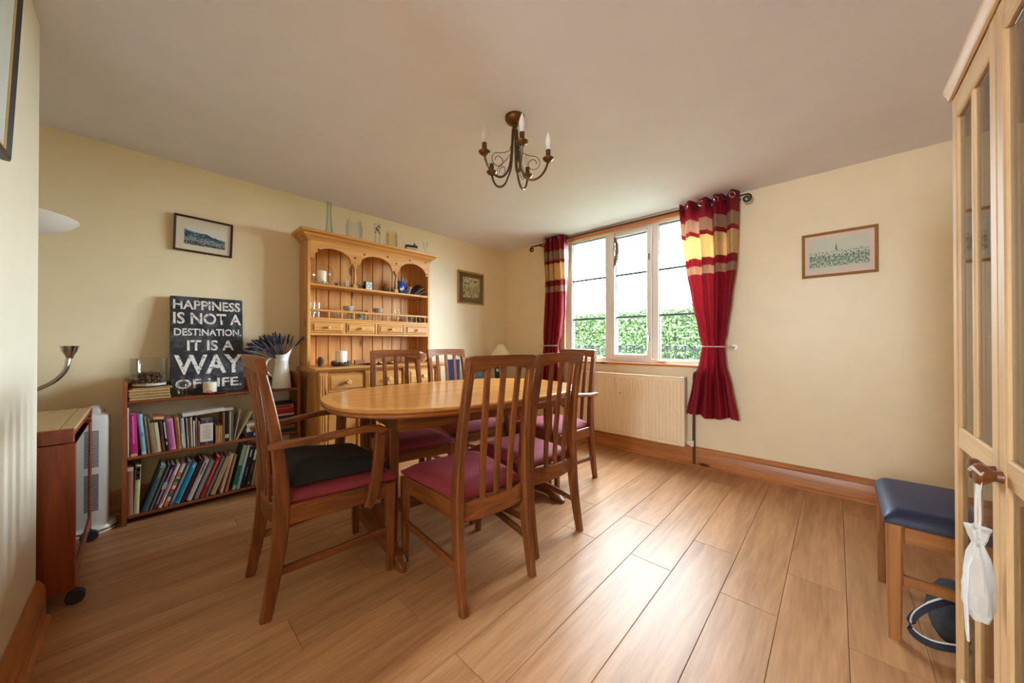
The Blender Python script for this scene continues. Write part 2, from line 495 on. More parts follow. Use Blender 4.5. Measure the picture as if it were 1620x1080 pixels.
for a, b, za, zb in ((fx0 + .075, 1.437, fz0 + .035, fz1 - .028), (sx0 + .052, sx1 - .048, sz0 + .04, sz1 - .04), (1.985, fx1 - .075, fz0 + .035, fz1 - .028)):
    zs = [za, 1.312, 1.742, zb]
    g = G()
    for p, q in (((a, za), (a + .006, zb)), ((b - .006, za), (b, zb)), ((a, za), (b, za + .005)), ((a, zb - .006), (b, zb))):
        g.ext((p[0], .045, p[1]), (q[0], .085, q[1]))
    obj('gasket', g, GASKET, win)
    for k in range(3):
        obj('pane', G().ext((a, .063, zs[k]), (b, .067, zs[k + 1])), WGLASS, win, smooth=False)
        if k: obj('glazing_bar', G().ext((a, .054, zs[k] - .010), (b, .076, zs[k] + .010), .002), BARGREY, win)
g = G(); g.ext((1.892, .0, 1.07), (1.912, .018, 1.13), .004); g.tube([(1.902, .0, 1.115), (1.902, -.022, 1.11), (1.9, -.026, 1.06), (1.896, -.024, 1.0)], [.008, .009, .009, .007], 8)
obj('window_handle', g, CHROME, win)
g = G(); g.ext((1.894, .005, 1.84), (1.912, .02, 1.9), .003); g.ext((1.898, -.006, 1.86), (1.908, .006, 1.885), .002)
obj('window_catch', g, plain('pink_brown_metal', (150, 110, 100), .4), win)
g = G(); g.ext((WX0 - .0, -.045, WZ0 - .006), (WX1 + .0, FY0 + .02, WZ0 + .018), .006)
struct('trim_2', g, PINE_PELMET)     # window board
g = G(); g.ext((WX0 - .0, -.022, 2.18), (WX1 + .02, -.0005, 2.236), .003)
struct('trim_3', g, PINE_PELMET)     # pine batten over the window

# ================================================================== OUTSIDE
GRASS = plain('lawn_grass', (44, 60, 26), 0.9, noise=0.25, nscale=9, bump=0.4)
g = G()
prof = [(0.2, -0.15), (2.4, -0.05), (3.0, .15), (4.4, .5), (9, .7), (60, .7)]
g.rings([[(-40, y, z) for y, z in prof], [(40, y, z) for y, z in prof]], wrap=False, caps=False)
struct('lawn', g, GRASS)
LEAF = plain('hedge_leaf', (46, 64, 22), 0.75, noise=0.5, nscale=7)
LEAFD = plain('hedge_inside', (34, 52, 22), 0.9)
def hedge_geo():
    verts, faces = [], []
    rnd = random.Random(3)
    n = 32000
    for i in range(n):
        x = rnd.uniform(-5.2, 2.6); f = rnd.random()
        if f < .8: y, z = 4.75 + rnd.gauss(0, .06), rnd.uniform(.45, 1.80)
        else: y, z = rnd.uniform(4.7, 5.5), 1.79 + rnd.gauss(0, .035)
        b = .12 * math.sin(x * 2.1) * math.sin(z * 3 + x)
        y += b * .6
        if rnd.random() < .01: z += rnd.uniform(0, .12)
        s = rnd.uniform(.025, .05)
        e = Euler((rnd.uniform(0, 6.3), rnd.uniform(0, 6.3), rnd.uniform(0, 6.3))).to_matrix()
        k = len(verts)
        for p in ((0, -s, 0), (s * .55, 0, s * .15), (0, s, 0), (-s * .55, 0, s * .15)):
            q = e @ Vector(p); verts.append((x + q.x, y + q.y, z + q.z))
        faces.append((k, k + 1, k + 2, k + 3))
    me = bpy.data.meshes.new('hedge'); me.from_pydata(verts, [], faces); return me
hedge_o = thing('garden_hedge', 'clipped green hedge along the garden, seen through the window panes', 'hedge')
lv = obj('leaves', hedge_geo(), LEAF, hedge_o); lv['kind'] = 'stuff'
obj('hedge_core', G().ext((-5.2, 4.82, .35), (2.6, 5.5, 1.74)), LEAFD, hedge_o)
IRONG = plain('grey_painted_iron', (12, 15, 19), 0.7, spec=0.15)
rail_o = thing('garden_railing', 'grey iron garden railing with spear finials in front of hedge', 'railing', (0, 1.9, 0))
g = G(); g.ext((-2.9, -.008, .945), (2.5, .008, .962)); g.ext((-2.9, -.008, .2), (2.5, .008, .22)); obj('rail', g, IRONG, rail_o)
g = G(); g.tube([(0, 0, -.1), (0, 0, .975)], .010, 8)
g.lathe([(.010, .965), (.022, .975), (.012, .985), (.012, .992), (.03, 1.006), (.026, 1.018), (.012, 1.03), (.001, 1.05)], n=8)
barm = g.mesh('bar')
for i in range(44): obj('bar', barm, IRONG, rail_o, (-2.85 + .122 * i, 0, 0))
g = G(); g.tube([(-9 + .5 * i, 6.0, 4.05 - .06 * i * .5 + .004 * (i - 12) ** 2 * .1 - .17) for i in range(32)], .012, 6)
tag(obj('telephone_wire', g, plain('wire_grey', (30, 30, 34), .8)), 'thin overhead telephone wire crossing the white sky outside the window', 'wire')

# ================================================================== DINING TABLE
TX, TY, TH, TZ = 1.46, -1.87, R(-7.5), 0.755
tab = thing('dining_table', 'polished oval teak dining table standing in the middle of the chairs', 'table', (TX, TY, 0), TH)
TL, TW, TN = .80, .525, 2.6
def sup(sc_off, n=72, L=TL, W=TW):
    pts = []
    for i in range(n):
        a = 2 * PI * i / n
        c, s_ = math.cos(a), math.sin(a)
        pts.append((math.copysign(abs(c) ** (2 / TN), c) * (W - sc_off), math.copysign(abs(s_) ** (2 / TN), s_) * (L - sc_off)))
    return pts
def ring_at(off, z): return [(a, b, z) for a, b in sup(off)]
obj('tabletop', G().rings([ring_at(.055, TZ - .012), ring_at(.055, TZ)]), TTOP, tab)
g = G(); g.rings([ring_at(.0555, TZ - .0125), ring_at(.0555, TZ + .0001), ring_at(.004, TZ + .0001), ring_at(.0, TZ - .004), ring_at(.0, TZ - .0125)], close=True); obj('border_band', g, TBAND, tab, label='paler crossbanded border')
g = G(); g.rings([ring_at(.0, TZ - .0126), ring_at(.002, TZ - .020), ring_at(.010, TZ - .024), ring_at(.008, TZ - .034), ring_at(.016, TZ - .042), ring_at(.05, TZ - .042), ring_at(.05, TZ - .0126)], close=True)
obj('moulded_edge', g, TEDGE, tab)
g = G(); g.ext((-.36, -.56, TZ - .115), (-.335, .56, TZ - .045), .002); g.ext((.335, -.56, TZ - .115), (.36, .56, TZ - .045), .002)
g.ext((-.335, -.56, TZ - .115), (.335, -.535, TZ - .045), .002); g.ext((-.335, .535, TZ - .115), (.335, .56, TZ - .045), .002)
g.ext((-.335, -.53, TZ - .05), (.335, .53, TZ - .044))
obj('apron', g, TEAK_Y, tab)
for sgn in (-1, 1):
    yb = sgn * .537
    n = 24; rs = []
    for i in range(n + 1):
        u = -1 + 2 * i / n; a = abs(u); t = .013 + .016 * (1 - a) ** .5 + .004
        t = t * (.55 if a > .99 else 1)
        top = .034 + .150 * max(0, 1 - a ** 1.2) ** 1.3 - (.012 if a > .99 else 0)
        bot = .0 if .74 < a else .026
        xx = u * .365
        rs.append([(xx, yb - t, bot), (xx, yb + t, bot), (xx, yb + t, top - .006), (xx, yb + t * .6, top), (xx, yb - t * .6, top), (xx, yb - t, top - .006)])
    obj('foot', G().rings(rs), TEAK_X, tab)
    for px in (-.222, .222):
        obj('leg', G().sweep([(px, yb, .06), (px, yb, .35), (px, yb, TZ - .045)], [(.040, .040), (.046, .044), (.056, .05)]), TEAK, tab)
obj('stretcher', G().ext((-.014, -.512, .11), (.014, .512, .185), .004), TEAK_Y, tab)

# ================================================================== DINING CHAIRS
PROF = [(-.268, 0), (-.246, .12), (-.226, .26), (-.217, .38), (-.216, .46), (-.223, .58), (-.240, .72), (-.264, .86), (-.290, .985)]
def yback(z):
    for (a, za), (b, zb) in zip(PROF, PROF[1:]):
        if z <= zb: return a + (b - a) * (z - za) / (zb - za)
    return PROF[-1][0]
def make_chair(name, label, cat, arms=False, fw=.212):
    t = thing(name, label, cat)
    for s in (-1, 1):
        pts = [(s * (.181 - .004 * z - .020 * max(0, z - .4) / .58), y, z) for y, z in PROF]
        secs = [(.030, .036), (.032, .042), (.034, .05), (.036, .056), (.036, .054), (.034, .046), (.034, .038), (.034, .032), (.034, .026)]
        obj('rear_leg', G().csweep(pts, secs, k=2), TEAK, t)
        fx = s * fw
        obj('front_leg', G().sweep([(fx, .205, 0), (fx, .205, .2), (fx, .205, .405)], [(.027, .030), (.033, .036), (.040, .042)]), TEAK, t)
        # side rail, stretcher
        obj('side_rail', G().sweep([(s * .178, -.195, .375), (s * (fw - .002), .188, .375)], (.024, .072), side=(0, 0, 1)) if False else G().sweep([(s * .180, -.195, .375), (s * (fw - .003), .186, .375)], (.024, .074), side=(1, 0, 0)), TEAK_Y, t)
        obj('stretcher', G().sweep([(s * .180, -.232, .165), (s * (fw - .001), .192, .185)], (.018, .030), side=(1, 0, 0)), TEAK_Y, t)
    obj('front_rail', G().ext((-fw + .018, .196, .34), (fw - .018, .218, .41), .003), TEAK_X, t)
    # curved rear rail under the slats
    pts = [(-.172 + .344 * i / 8, -.212 - .028 * (1 - (2 * i / 8 - 1) ** 2), .372) for i in range(9)]
    obj('rear_rail', G().sweep(pts, (.078, .022), side=(0, 0, 1)), TEAK_X, t)
    # top rail, flat above and arched below, bowed back a little
    n = 16; g = G(); rs = []
    for i in range(n + 1):
        u = -1 + 2 * i / n; xx = u * .176
        yb = -.287 - .018 * (1 - u * u)
        top = .996 - (.006 if abs(u) > .99 else 0) + .003 * (1 - u * u)
        bot = .952 - .026 * u * u
        th = .015
        rs.append([(xx, yb + th + .006 * 0, top), (xx, yb - th, top + .001), (xx, yb - th + (top - bot) * .2, bot), (xx, yb + th + (top - bot) * .2, bot)])
    g.rings(rs); obj('top_rail', g, TEAK_X, t)
    for k in (-1, 0, 1):
        pts = []
        for j in range(9):
            z = .385 + (.96 - .385) * j / 8
            fx = k * (.070 + .012 * j / 8)
            bow = -.022 * (1 - (j / 8) * .6) - .006 * math.sin(PI * j / 8)
            pts.append((fx, yback(z) + bow, z))
        obj('back_slat', G().sweep(pts, [(.024 + .006 * math.sin(PI * j / 8), .013) for j in range(9)]), TEAK, t)
    # upholstered seat pad
    def pad(u, v):
        y = -.205 + .435 * v
        hw = (.172 + (fw + .012 - .172) * v)
        x = (2 * u - 1) * hw
        e = min(1, min(u, 1 - u) * 7) ** .5 * min(1, min(v, 1 - v) * 7) ** .5
        return Vector((x, y + .012 * (1 - (2 * u - 1) ** 2) * (v - .5) * 2, .430 + .034 * e + .006 * math.sin(PI * u) * math.sin(PI * v)))
    g = G(); g.grid(pad, 22, 22)
    def padb(u, v):
        p = pad(u, v); return Vector((p.x * .97, p.y * .97 + .001, .410 + .012 * (0 if min(u, v, 1 - u, 1 - v) > .001 else 1)))
    g.grid(padb, 1, 1)
    # side skirt of the pad
    n = 22; edge = [(i / n, 0) for i in range(n)] + [(1, i / n) for i in range(n)] + [(1 - i / n, 1) for i in range(n)] + [(0, 1 - i / n) for i in range(n)]
    top = [pad(u, v) for u, v in edge]; mid = [Vector((p.x * 1.006, p.y * 1.004, .420)) for p in top]; bot = [Vector((p.x * .965, p.y * .975, .410)) for p in top]
    g.rings([top, mid, bot], caps=False); bmesh.ops.remove_doubles(g.bm, verts=g.bm.verts[:], dist=.0004)
    obj('seat_pad', g, VELVET, t, ang=80, label='maroon velvet seat pad')
    if arms:
        for s in (-1, 1):
            pts = [(s * .196, -.262, .655), (s * .204, -.23, .659), (s * .230, -.12, .664), (s * .250, .0, .676), (s * .258, .09, .677), (s * .254, .145, .664), (s * .250, .160, .650)]
            g = G(); g.csweep(pts, [(.036, .020), (.046, .024), (.042, .024), (.042, .024), (.044, .026), (.040, .034), (.034, .030)]); obj('armrest', g, TEAK_Y, t)
            pts = [(s * .249, .144, .652), (s * .248, .140, .6), (s * .246, .136, .53), (s * .243, .128, .45), (s * .240, .112, .375), (s * .238, .094, .33)]
            obj('arm_support', G().csweep(pts, [(.030, .044), (.028, .046), (.026, .046), (.025, .046), (.022, .044), (.020, .036)]), TEAK, t)
    return t
CG = 'slat-back dining chairs around the table'
def place(o, x, y, dx, dy):
    o.location = (x, y, 0); o.rotation_euler = (0, 0, math.atan2(-dx, dy))
chA = make_chair('dining_chair', 'slat-back dining chair standing closest to the camera, back turned to it', 'chair'); chA['group'] = CG
place(chA, 1.903, -2.214, -.469, .056)
for lab, x, y, dx, dy in (
    ('slat-back dining chair on the near side of the table, second from camera, towards the window', 1.864, -1.757, -.998, .064),
    ('dining chair between table and dresser, the one standing before the dresser drawers', 1.118, -2.058, .975, -.20),
    ('dining chair between table and dresser, the one nearer the room corner and lamp', 1.062, -1.535, .99, -.10)):
    c = copy_tree(chA); c['label'] = lab; place(c, x, y, dx, dy)
arF = make_chair('armchair', 'carver armchair with a black wedge cushion at the bookcase end of the table', 'chair', True, .215); arF['group'] = CG
place(arF, 1.452, -2.675, .046, .999)
arE = copy_tree(arF); arE['label'] = 'carver armchair at the window end of the table, its back to the radiator'; place(arE, 1.607, -1.095, -.12, -.99)
# black wedge cushion on the carver
def wedge(u, v):
    x = (2 * u - 1) * (.170 + .034 * v); y = -.185 + .40 * v
    e = min(1, min(u, 1 - u) * 8) ** .5 * min(1, min(v, 1 - v) * 8) ** .5
    return Vector((x, y, .475 + (.092 - .062 * v) * e + .004 * math.sin(9 * u + 3 * v) * e * math.sin(7 * v)))
g = G(); g.grid(wedge, 26, 26)
n = 26; edge = [(i / n, 0) for i in range(n)] + [(1, i / n) for i in range(n)] + [(1 - i / n, 1) for i in range(n)] + [(0, 1 - i / n) for i in range(n)]
top = [wedge(u, v) for u, v in edge]
g.rings([top, [Vector((p.x * 1.01, p.y, .472)) for p in top], [Vector((p.x * .97, p.y * .97, .4665)) for p in top]], caps=False)
g.bm.faces.new([g.bm.verts.new(Vector((p.x * .97, p.y * .97, .4665))) for p in top])
bmesh.ops.remove_doubles(g.bm, verts=g.bm.verts[:], dist=.0003)
wc = obj('wedge_cushion', g, BLACKCLOTH, None, (1.453, -2.682, 0.006), (0, 0, math.atan2(-.046, .999)), ang=70)
tag(wc, 'black cloth wedge cushion lying on the seat of the carver armchair', 'cushion')

# ================================================================== WELSH DRESSER (base and rack)
DY = -1.84
dr = thing('pine_dresser', 'tall honey pine dresser with arched plate rack against the left wall', 'dresser', (0, DY, 0))
HB = .545
obj('plinth', G().ext((.012, -HB, 0), (.415, HB, .09), .004), PINE_Y, dr)
obj('base_carcass', G().ext((.012, -HB + .02, .09), (.395, HB - .02, .83)), PINE, dr)
for s in (-1, 1):
    sp = obj('side_panel', G().ext((.012, s * HB - (0 if s > 0 else -.0), .09), (.40, s * (HB - .021), .832)), PINE, dr)
    g = G()
    for a, b in ((.03, .19), (.225, .375)): g.ext((a, s * HB, .14), (b, s * (HB + .006), .79), .005)
    obj('raised_panel', g, PINE_B, sp)
prof = [(0, .832), (.425, .832), (.43, .838), (.437, .841), (.44, .846), (.452, .85), (.455, .858), (.45, .864), (0, .864)]
obj('worktop', G().rings([[(.0 + a + .002, y, b) for a, b in prof] for y in (-.575, .575)]), PINE_Y, dr)
for yc in (-.512, -.170, .170, .512):
    p = obj('front_post', G().ext((.39, yc - .030, .09), (.42, yc + .030, .832), .003), PINE, dr)
    g = G()
    for k in (-1, 0, 1): g.ext((.415, yc + k * .017 - .0055, .11), (.4245, yc + k * .017 + .0055, .81), .003)
    obj('reeding', g, PINE, p)
def panel_front(g, x, y0, y1, z0, z1, th=.016):
    g.ext((x, y0, z0), (x + th * .45, y1, z1), .002)
    m = .020
    # raised field with bevelled sides
    a = [(x + th * .45, y0 + m * .5, z0 + m * .5), (x + th * .45, y1 - m * .5, z0 + m * .5), (x + th * .45, y1 - m * .5, z1 - m * .5), (x + th * .45, y0 + m * .5, z1 - m * .5)]
    b = [(x + th, y0 + m, z0 + m), (x + th, y1 - m, z0 + m), (x + th, y1 - m, z1 - m), (x + th, y0 + m, z1 - m)]
    g.rings([a, b])
def knob(parent, x, y, z, r=.018):
    g = G(); g.lathe([(r * .62, 0), (r * .5, r * .5), (r * .55, r * .8), (r, r * 1.25), (r * 1.02, r * 1.6), (r * .75, r * 1.95), (.0, r * 2.05)], (x, y, z), 16, 'X')
    return obj('knob', g, PINE_KNOB, parent)
for yc in (-.336, 0, .336):
    obj('drawer_rail', G().ext((.392, yc - .138, .655), (.414, yc + .138, .675), .002), PINE_Y, dr)
    g = G(); panel_front(g, .398, yc - .136, yc + .136, .680, .812, .018); d_ = obj('drawer', g, PINE_Y, dr); knob(d_, .416, yc, .748, .020)
    g = G(); x0 = .398
    for a, b, c, d in ((yc - .136, yc - .084, .10, .65), (yc + .084, yc + .136, .10, .65), (yc - .084, yc + .084, .10, .16), (yc - .084, yc + .084, .595, .65)): g.ext((x0, a, c), (x0 + .016, b, d), .003)
    d_ = obj('door', g, PINE, dr)
    g = G(); panel_front(g, .392, yc - .088, yc + .088, .155, .60, .014); obj('door_panel', g, PINE_B, d_)
    knob(d_, .414, yc + .110, .42, .017)
# rack
HU = .555
for s in (-1, 1): obj('rack_side', G().ext((.012, s * HU, .864), (.20, s * (HU - .022), 1.87), .002), PINE, dr)
nb = 11; bw = (2 * HU - .044) / nb
for i in range(nb):
    y0 = -HU + .022 + bw * i
    obj('back_board', G().ext((.006, y0 + .0025, .864), (.018, y0 + bw - .0025, 1.87), .0025), PINE_B, dr)
obj('back_backing', G().ext((.003, -HU + .022, .864), (.006, HU - .022, 1.87)), GROOVE, dr)
obj('shelf', G().ext((.018, -HU + .022, 1.504), (.20, HU - .022, 1.523), .003), PINE_Y, dr)
obj('shelf', G().ext((.018, -HU + .022, 1.235), (.20, HU - .022, 1.253), .003), PINE_Y, dr)
obj('shelf', G().ext((.018, -HU + .022, 1.113), (.20, HU - .022, 1.131), .003), PINE_Y, dr)
obj('drawer_housing', G().ext((.018, -HU + .022, 1.131), (.184, HU - .022, 1.235)), GROOVE, dr)
g = G(); g.ext((.184, -HU + .022, 1.219), (.198, HU - .022, 1.235), .001)
for yc in (-.533 + .002, -.268 - .008, 0, .268 + .008, .531): g.ext((.184, yc - .010, 1.131), (.198, yc + .010, 1.219), .001)
obj('drawer_frame', g, PINE_Y, dr)
for yc in (-.4055, -.138, .138, .4055):
    g = G(); panel_front(g, .192, yc - .121, yc + .121, 1.134, 1.217, .017); d_ = obj('small_drawer', g, PINE_Y, dr); knob(d_, .209, yc, 1.175, .013)
obj('gallery_rail', G().ext((.184, -HU + .022, 1.303), (.197, HU - .022, 1.322), .004), PINE_Y, dr)
g = G(); g.lathe([(.006, 1.253), (.008, 1.258), (.0045, 1.264), (.0055, 1.278), (.0045, 1.292), (.008, 1.298), (.006, 1.304)], (.1905, 0, 0), 10); spm = g.mesh('spindle')
for i in range(10): obj('spindle', spm, PINE_KNOB, dr, (0, -.395 + .1 * i, 0))
# arched frieze
poly = [(-HU + .022, 1.87), (-HU + .022, 1.718)]
for yc, hw in ((-.365, .142), (0, .146), (.365, .142)):
    for i in range(21):
        a = PI - PI * i / 20
        poly.append((yc + hw * math.cos(a), 1.718 + .100 * math.sin(a) ** .9 if 0 < i < 20 else 1.718))
poly += [(HU - .022, 1.718), (HU - .022, 1.87)]
def frieze(g):
    # split in strips so that every face stays convex
    ys = sorted({round(p[0], 5) for p in poly})
    def low(y):
        for yc, hw in ((-.365, .142), (0, .146), (.365, .142)):
            if abs(y - yc) < hw - 1e-6: return 1.718 + .100 * max(0, 1 - ((y - yc) / hw) ** 2) ** .45
        return 1.718
    ring = []
    for y in ys: ring.append([(.182, y, low(y)), (.2, y, low(y)), (.2, y, 1.87), (.182, y, 1.87)])
    g.rings(ring)
g = G(); frieze(g); obj('arched_frieze', g, PINE_Y, dr)
for k, (yy, zz) in enumerate(((-.19, 1.775), (-.11, 1.818), (.105, 1.838), (.19, 1.79), (.33, 1.845), (.505, 1.855), (.515, 1.735), (-.475, 1.79))):
    obj('knot_plug', G().lathe([(.009, .1995), (.009, .2006), (0.001, .2006)], (0, yy, zz), 10, 'X'), plain('dark_knot', (70, 40, 22), .6), dr)
for yc in (-.19, .19):
    g = G(); g.ext((.176, yc - .017, 1.523), (.206, yc + .017, 1.55), .002); g.ext((.176, yc - .017, 1.695), (.206, yc + .017, 1.718), .002)
    g.lathe([(.013, 1.55), (.015, 1.556), (.010, 1.563), (.014, 1.58), (.0155, 1.60), (.012, 1.63), (.009, 1.655), (.013, 1.662), (.009, 1.668), (.009, 1.674), (.014, 1.682), (.012, 1.696)], (.191, yc, 0), 16)
    obj('turned_column', g, PINE, dr)
# cornice: moulded on three sides
cp = [(.0, 1.862), (.008, 1.862), (.010, 1.872), (.022, 1.884), (.036, 1.894), (.040, 1.903), (.052, 1.908), (.060, 1.916), (.062, 1.932), (.0, 1.932)]
rings_ = []
for a, z in cp: rings_.append([(.008, -HU - a, z), (.2 + a, -HU - a, z), (.2 + a, HU + a, z), (.008, HU + a, z)])
obj('cornice', G().rings(rings_), PINE_Y, dr)

# ================================================================== BOOKCASE
BX, BY0, BY1 = .215, -3.345, -2.448
bk = thing('bookcase', 'low mahogany-stained bookcase with two rows of books against left wall', 'bookcase', (0, BY0, 0))
W_ = BY1 - BY0
for yy in (0, W_ - .018):
    poly = [(.008, 0), (BX + .01, 0), (BX + .01, .78), (BX, .805), (BX - .03, .822), (.008, .83)]
    obj('side_board', G().prism(poly, lambda a, b, t: (a, t, b), yy, yy + .018), SHELFZ, bk)
for z in (.050, .388, .712): obj('shelf', G().ext((.010, .018, z - .016), (BX + .004, W_ - .018, z), .004), SHELFW, bk)
obj('back_rail', G().ext((.010, .018, .712), (.024, W_ - .018, .80), .003), SHELFW, bk)
obj('back_rail', G().ext((.010, .018, .05), (.018, W_ - .018, .12), .003), SHELFW, bk)

def book(label, yl, yr, h, lean, zs, cover, depth=.15, group=None, pages=(226, 216, 192), band=None, bands=(), name='book', x=.198):
    """spine towards the room; leans by 'lean' degrees (positive: top to the right)"""
    a = R(lean); w = (yr - yl) * math.cos(a) * .96
    piv = yr if lean >= 0 else yl
    t = thing(name, label, 'book', (x, piv, zs), group=group, rot=(-a, 0, 0))
    y0 = -w if lean >= 0 else 0.0
    cv = plain('cover_%d_%d_%d' % cover, cover, .45, noise=.08, nscale=30)
    tb = .0018 if w > .008 else .0008
    g = G(); g.ext((-depth, y0, 0), (0, y0 + tb, h)); g.ext((-depth, y0 + w - tb, 0), (0, y0 + w, h))
    # rounded spine
    n = 6; ring0, ring1 = [], []
    for i in range(n + 1):
        u = i / n; xx = .003 * math.sin(PI * u); ring0.append((xx, y0 + w * u, 0)); ring1.append((xx, y0 + w * u, h))
    ring0 += [(-.002, y0 + w, 0), (-.002, y0, 0)]; ring1 += [(-.002, y0 + w, h), (-.002, y0, h)]
    g.rings([ring0, ring1])
    obj('cover', g, cv, t)
    obj('pages', G().ext((-depth + .003, y0 + tb, .003), (-.002, y0 + w - tb, h - .003)), PAPER, t)
    for (f0, f1, c, wd) in bands:
        c_ = plain('print_%d_%d_%d' % c, c, .5)
        obj('spine_print', G().ext((.0028, y0 + w * (.5 - wd / 2), h * f0), (.0037, y0 + w * (.5 + wd / 2), h * f1)), c_, t)
    return t
MS, LS = .388, .050
GM, GL = 'books on the middle shelf of the bookcase', 'books on the bottom shelf of the bookcase'
WH = (236, 232, 224)
mid = [
 ('tall grey-white booklet against the left end of the middle bookcase shelf', -3.327, -3.319, .285, -.6, (196, 190, 176), ()),
 ('magenta paperback, second from the left end of the middle bookcase shelf', -3.314, -3.284, .246, -1.4, (196, 30, 132), ((.30, .95, (226, 120, 186), .25), (.0, .06, (226, 190, 140), .9))),
 ('pale blue paperback beside the magenta one on the middle bookcase shelf', -3.269, -3.249, .241, -4.5, (150, 194, 226), ((.02, .08, (214, 222, 236), .9), (.45, .56, (96, 140, 196), .6))),
 ('grey-green paperback beside the pale blue one on the middle shelf', -3.247, -3.233, .224, -5.0, (120, 112, 84), ()),
 ('thin brown paperback leaning on the cream one on the middle shelf', -3.2315, -3.220, .216, -5.4, (112, 86, 52), ()),
 ('thick cream book under an orange-covered book on the middle shelf', -3.219, -3.186, .180, -5.4, (206, 196, 166), ((.0, 1.0, (168, 138, 92), .12),)),
 ('dark maroon paperback left of the black one on the middle shelf', -3.1855, -3.169, .184, -5.2, (74, 32, 34), ((.06, .5, (140, 70, 70), .3),)),
 ('black paperback with white spine title left of the pale pink book', -3.168, -3.152, .191, -5.2, (24, 20, 22), ((.4, .93, WH, .35), (.2, .3, WH, .3))),
 ('pale pink paperback in the left half of the middle bookcase shelf', -3.151, -3.121, .196, -5.2, (226, 130, 184), ((.1, .9, (190, 110, 170), .35),)),
 ('tan patterned book just right of the pale pink one on the middle shelf', -3.1185, -3.097, .198, -4.4, (186, 138, 88), ((.08, .9, (150, 88, 56), .3),)),
 ('light grey-blue book under the left end of the two flat white ones', -3.0965, -3.077, .190, -3.5, (176, 186, 196), ((.1, .5, (206, 210, 190), .9),)),
 ('thin dark booklet right of the light grey-blue book on the middle shelf', -3.0762, -3.071, .188, -2.8, (58, 50, 46), ()),
 ('thin white booklet right of the thin dark one on the middle shelf', -3.0705, -3.064, .188, -2.8, (214, 206, 190), ()),
 ('olive-brown paperback between two thin white booklets on the middle shelf', -3.063, -3.056, .187, -1.8, (92, 80, 44), ((.6, 1, (120, 60, 50), .9),)),
 ('thin cream booklet right of the olive-brown paperback on the middle shelf', -3.055, -3.047, .190, -1.6, (222, 214, 190), ()),
 ('short white and pink booklet on the middle shelf, third left of the white card', -3.044, -3.035, .164, -1.2, (232, 214, 210), ()),
 ('blue-grey paperback on the middle shelf, left of the orange one by the white card', -3.0325, -3.024, .180, -1.2, (120, 142, 170), ()),
 ('orange-red paperback standing just left of the white printed card', -3.022, -3.013, .158, -.4, (206, 96, 66), ((.0, 1, (226, 140, 110), .3),)),
 ('blue and orange book standing behind the white printed card', -3.011, -2.950, .164, 0, (60, 84, 120), ((.0, 1, (200, 96, 60), .16),)),
 ('small tan hardback, leftmost of three right of the white printed card', -2.938, -2.926, .114, 0, (184, 140, 96), ()),
 ('small tan hardback, the middle one of three right of the white card', -2.926, -2.914, .112, 0, (204, 164, 112), ()),
 ('small tan hardback, rightmost of three right of the white printed card', -2.914, -2.9025, .113, 0, (192, 156, 100), ()),
 ('tall brown book right of the three small tan hardbacks', -2.902, -2.889, .198, 0, (150, 106, 66), ()),
 ('black book with white foot label, the left one of two on the middle shelf', -2.888, -2.879, .196, 0, (26, 26, 28), ((.12, .25, WH, .8),)),
 ('black book with white foot label, the right one of two on the middle shelf', -2.878, -2.868, .196, 0, (30, 27, 28), ((.12, .25, WH, .8),)),
 ('tall grey-cream book right of the two black labelled ones', -2.867, -2.855, .198, 0, (180, 168, 142), ()),
 ('tall olive book before the gap on the middle bookcase shelf', -2.854, -2.844, .198, 0, (98, 100, 74), ()),
]
for lab, yl, yr, h, ln, c, b in mid: book(lab, yl, yr, h, ln, MS, c, group=GM, bands=b, depth=.14)
book('slim white booklet leaning right in the gap on the middle shelf', -2.842, -2.837, .205, 9.5, MS, (224, 218, 204), group=GM, depth=.13)
book('thin cream book leaning steeply right in the gap on the middle shelf', -2.832, -2.822, .20, 25, MS, (202, 186, 146), group=GM, depth=.14)
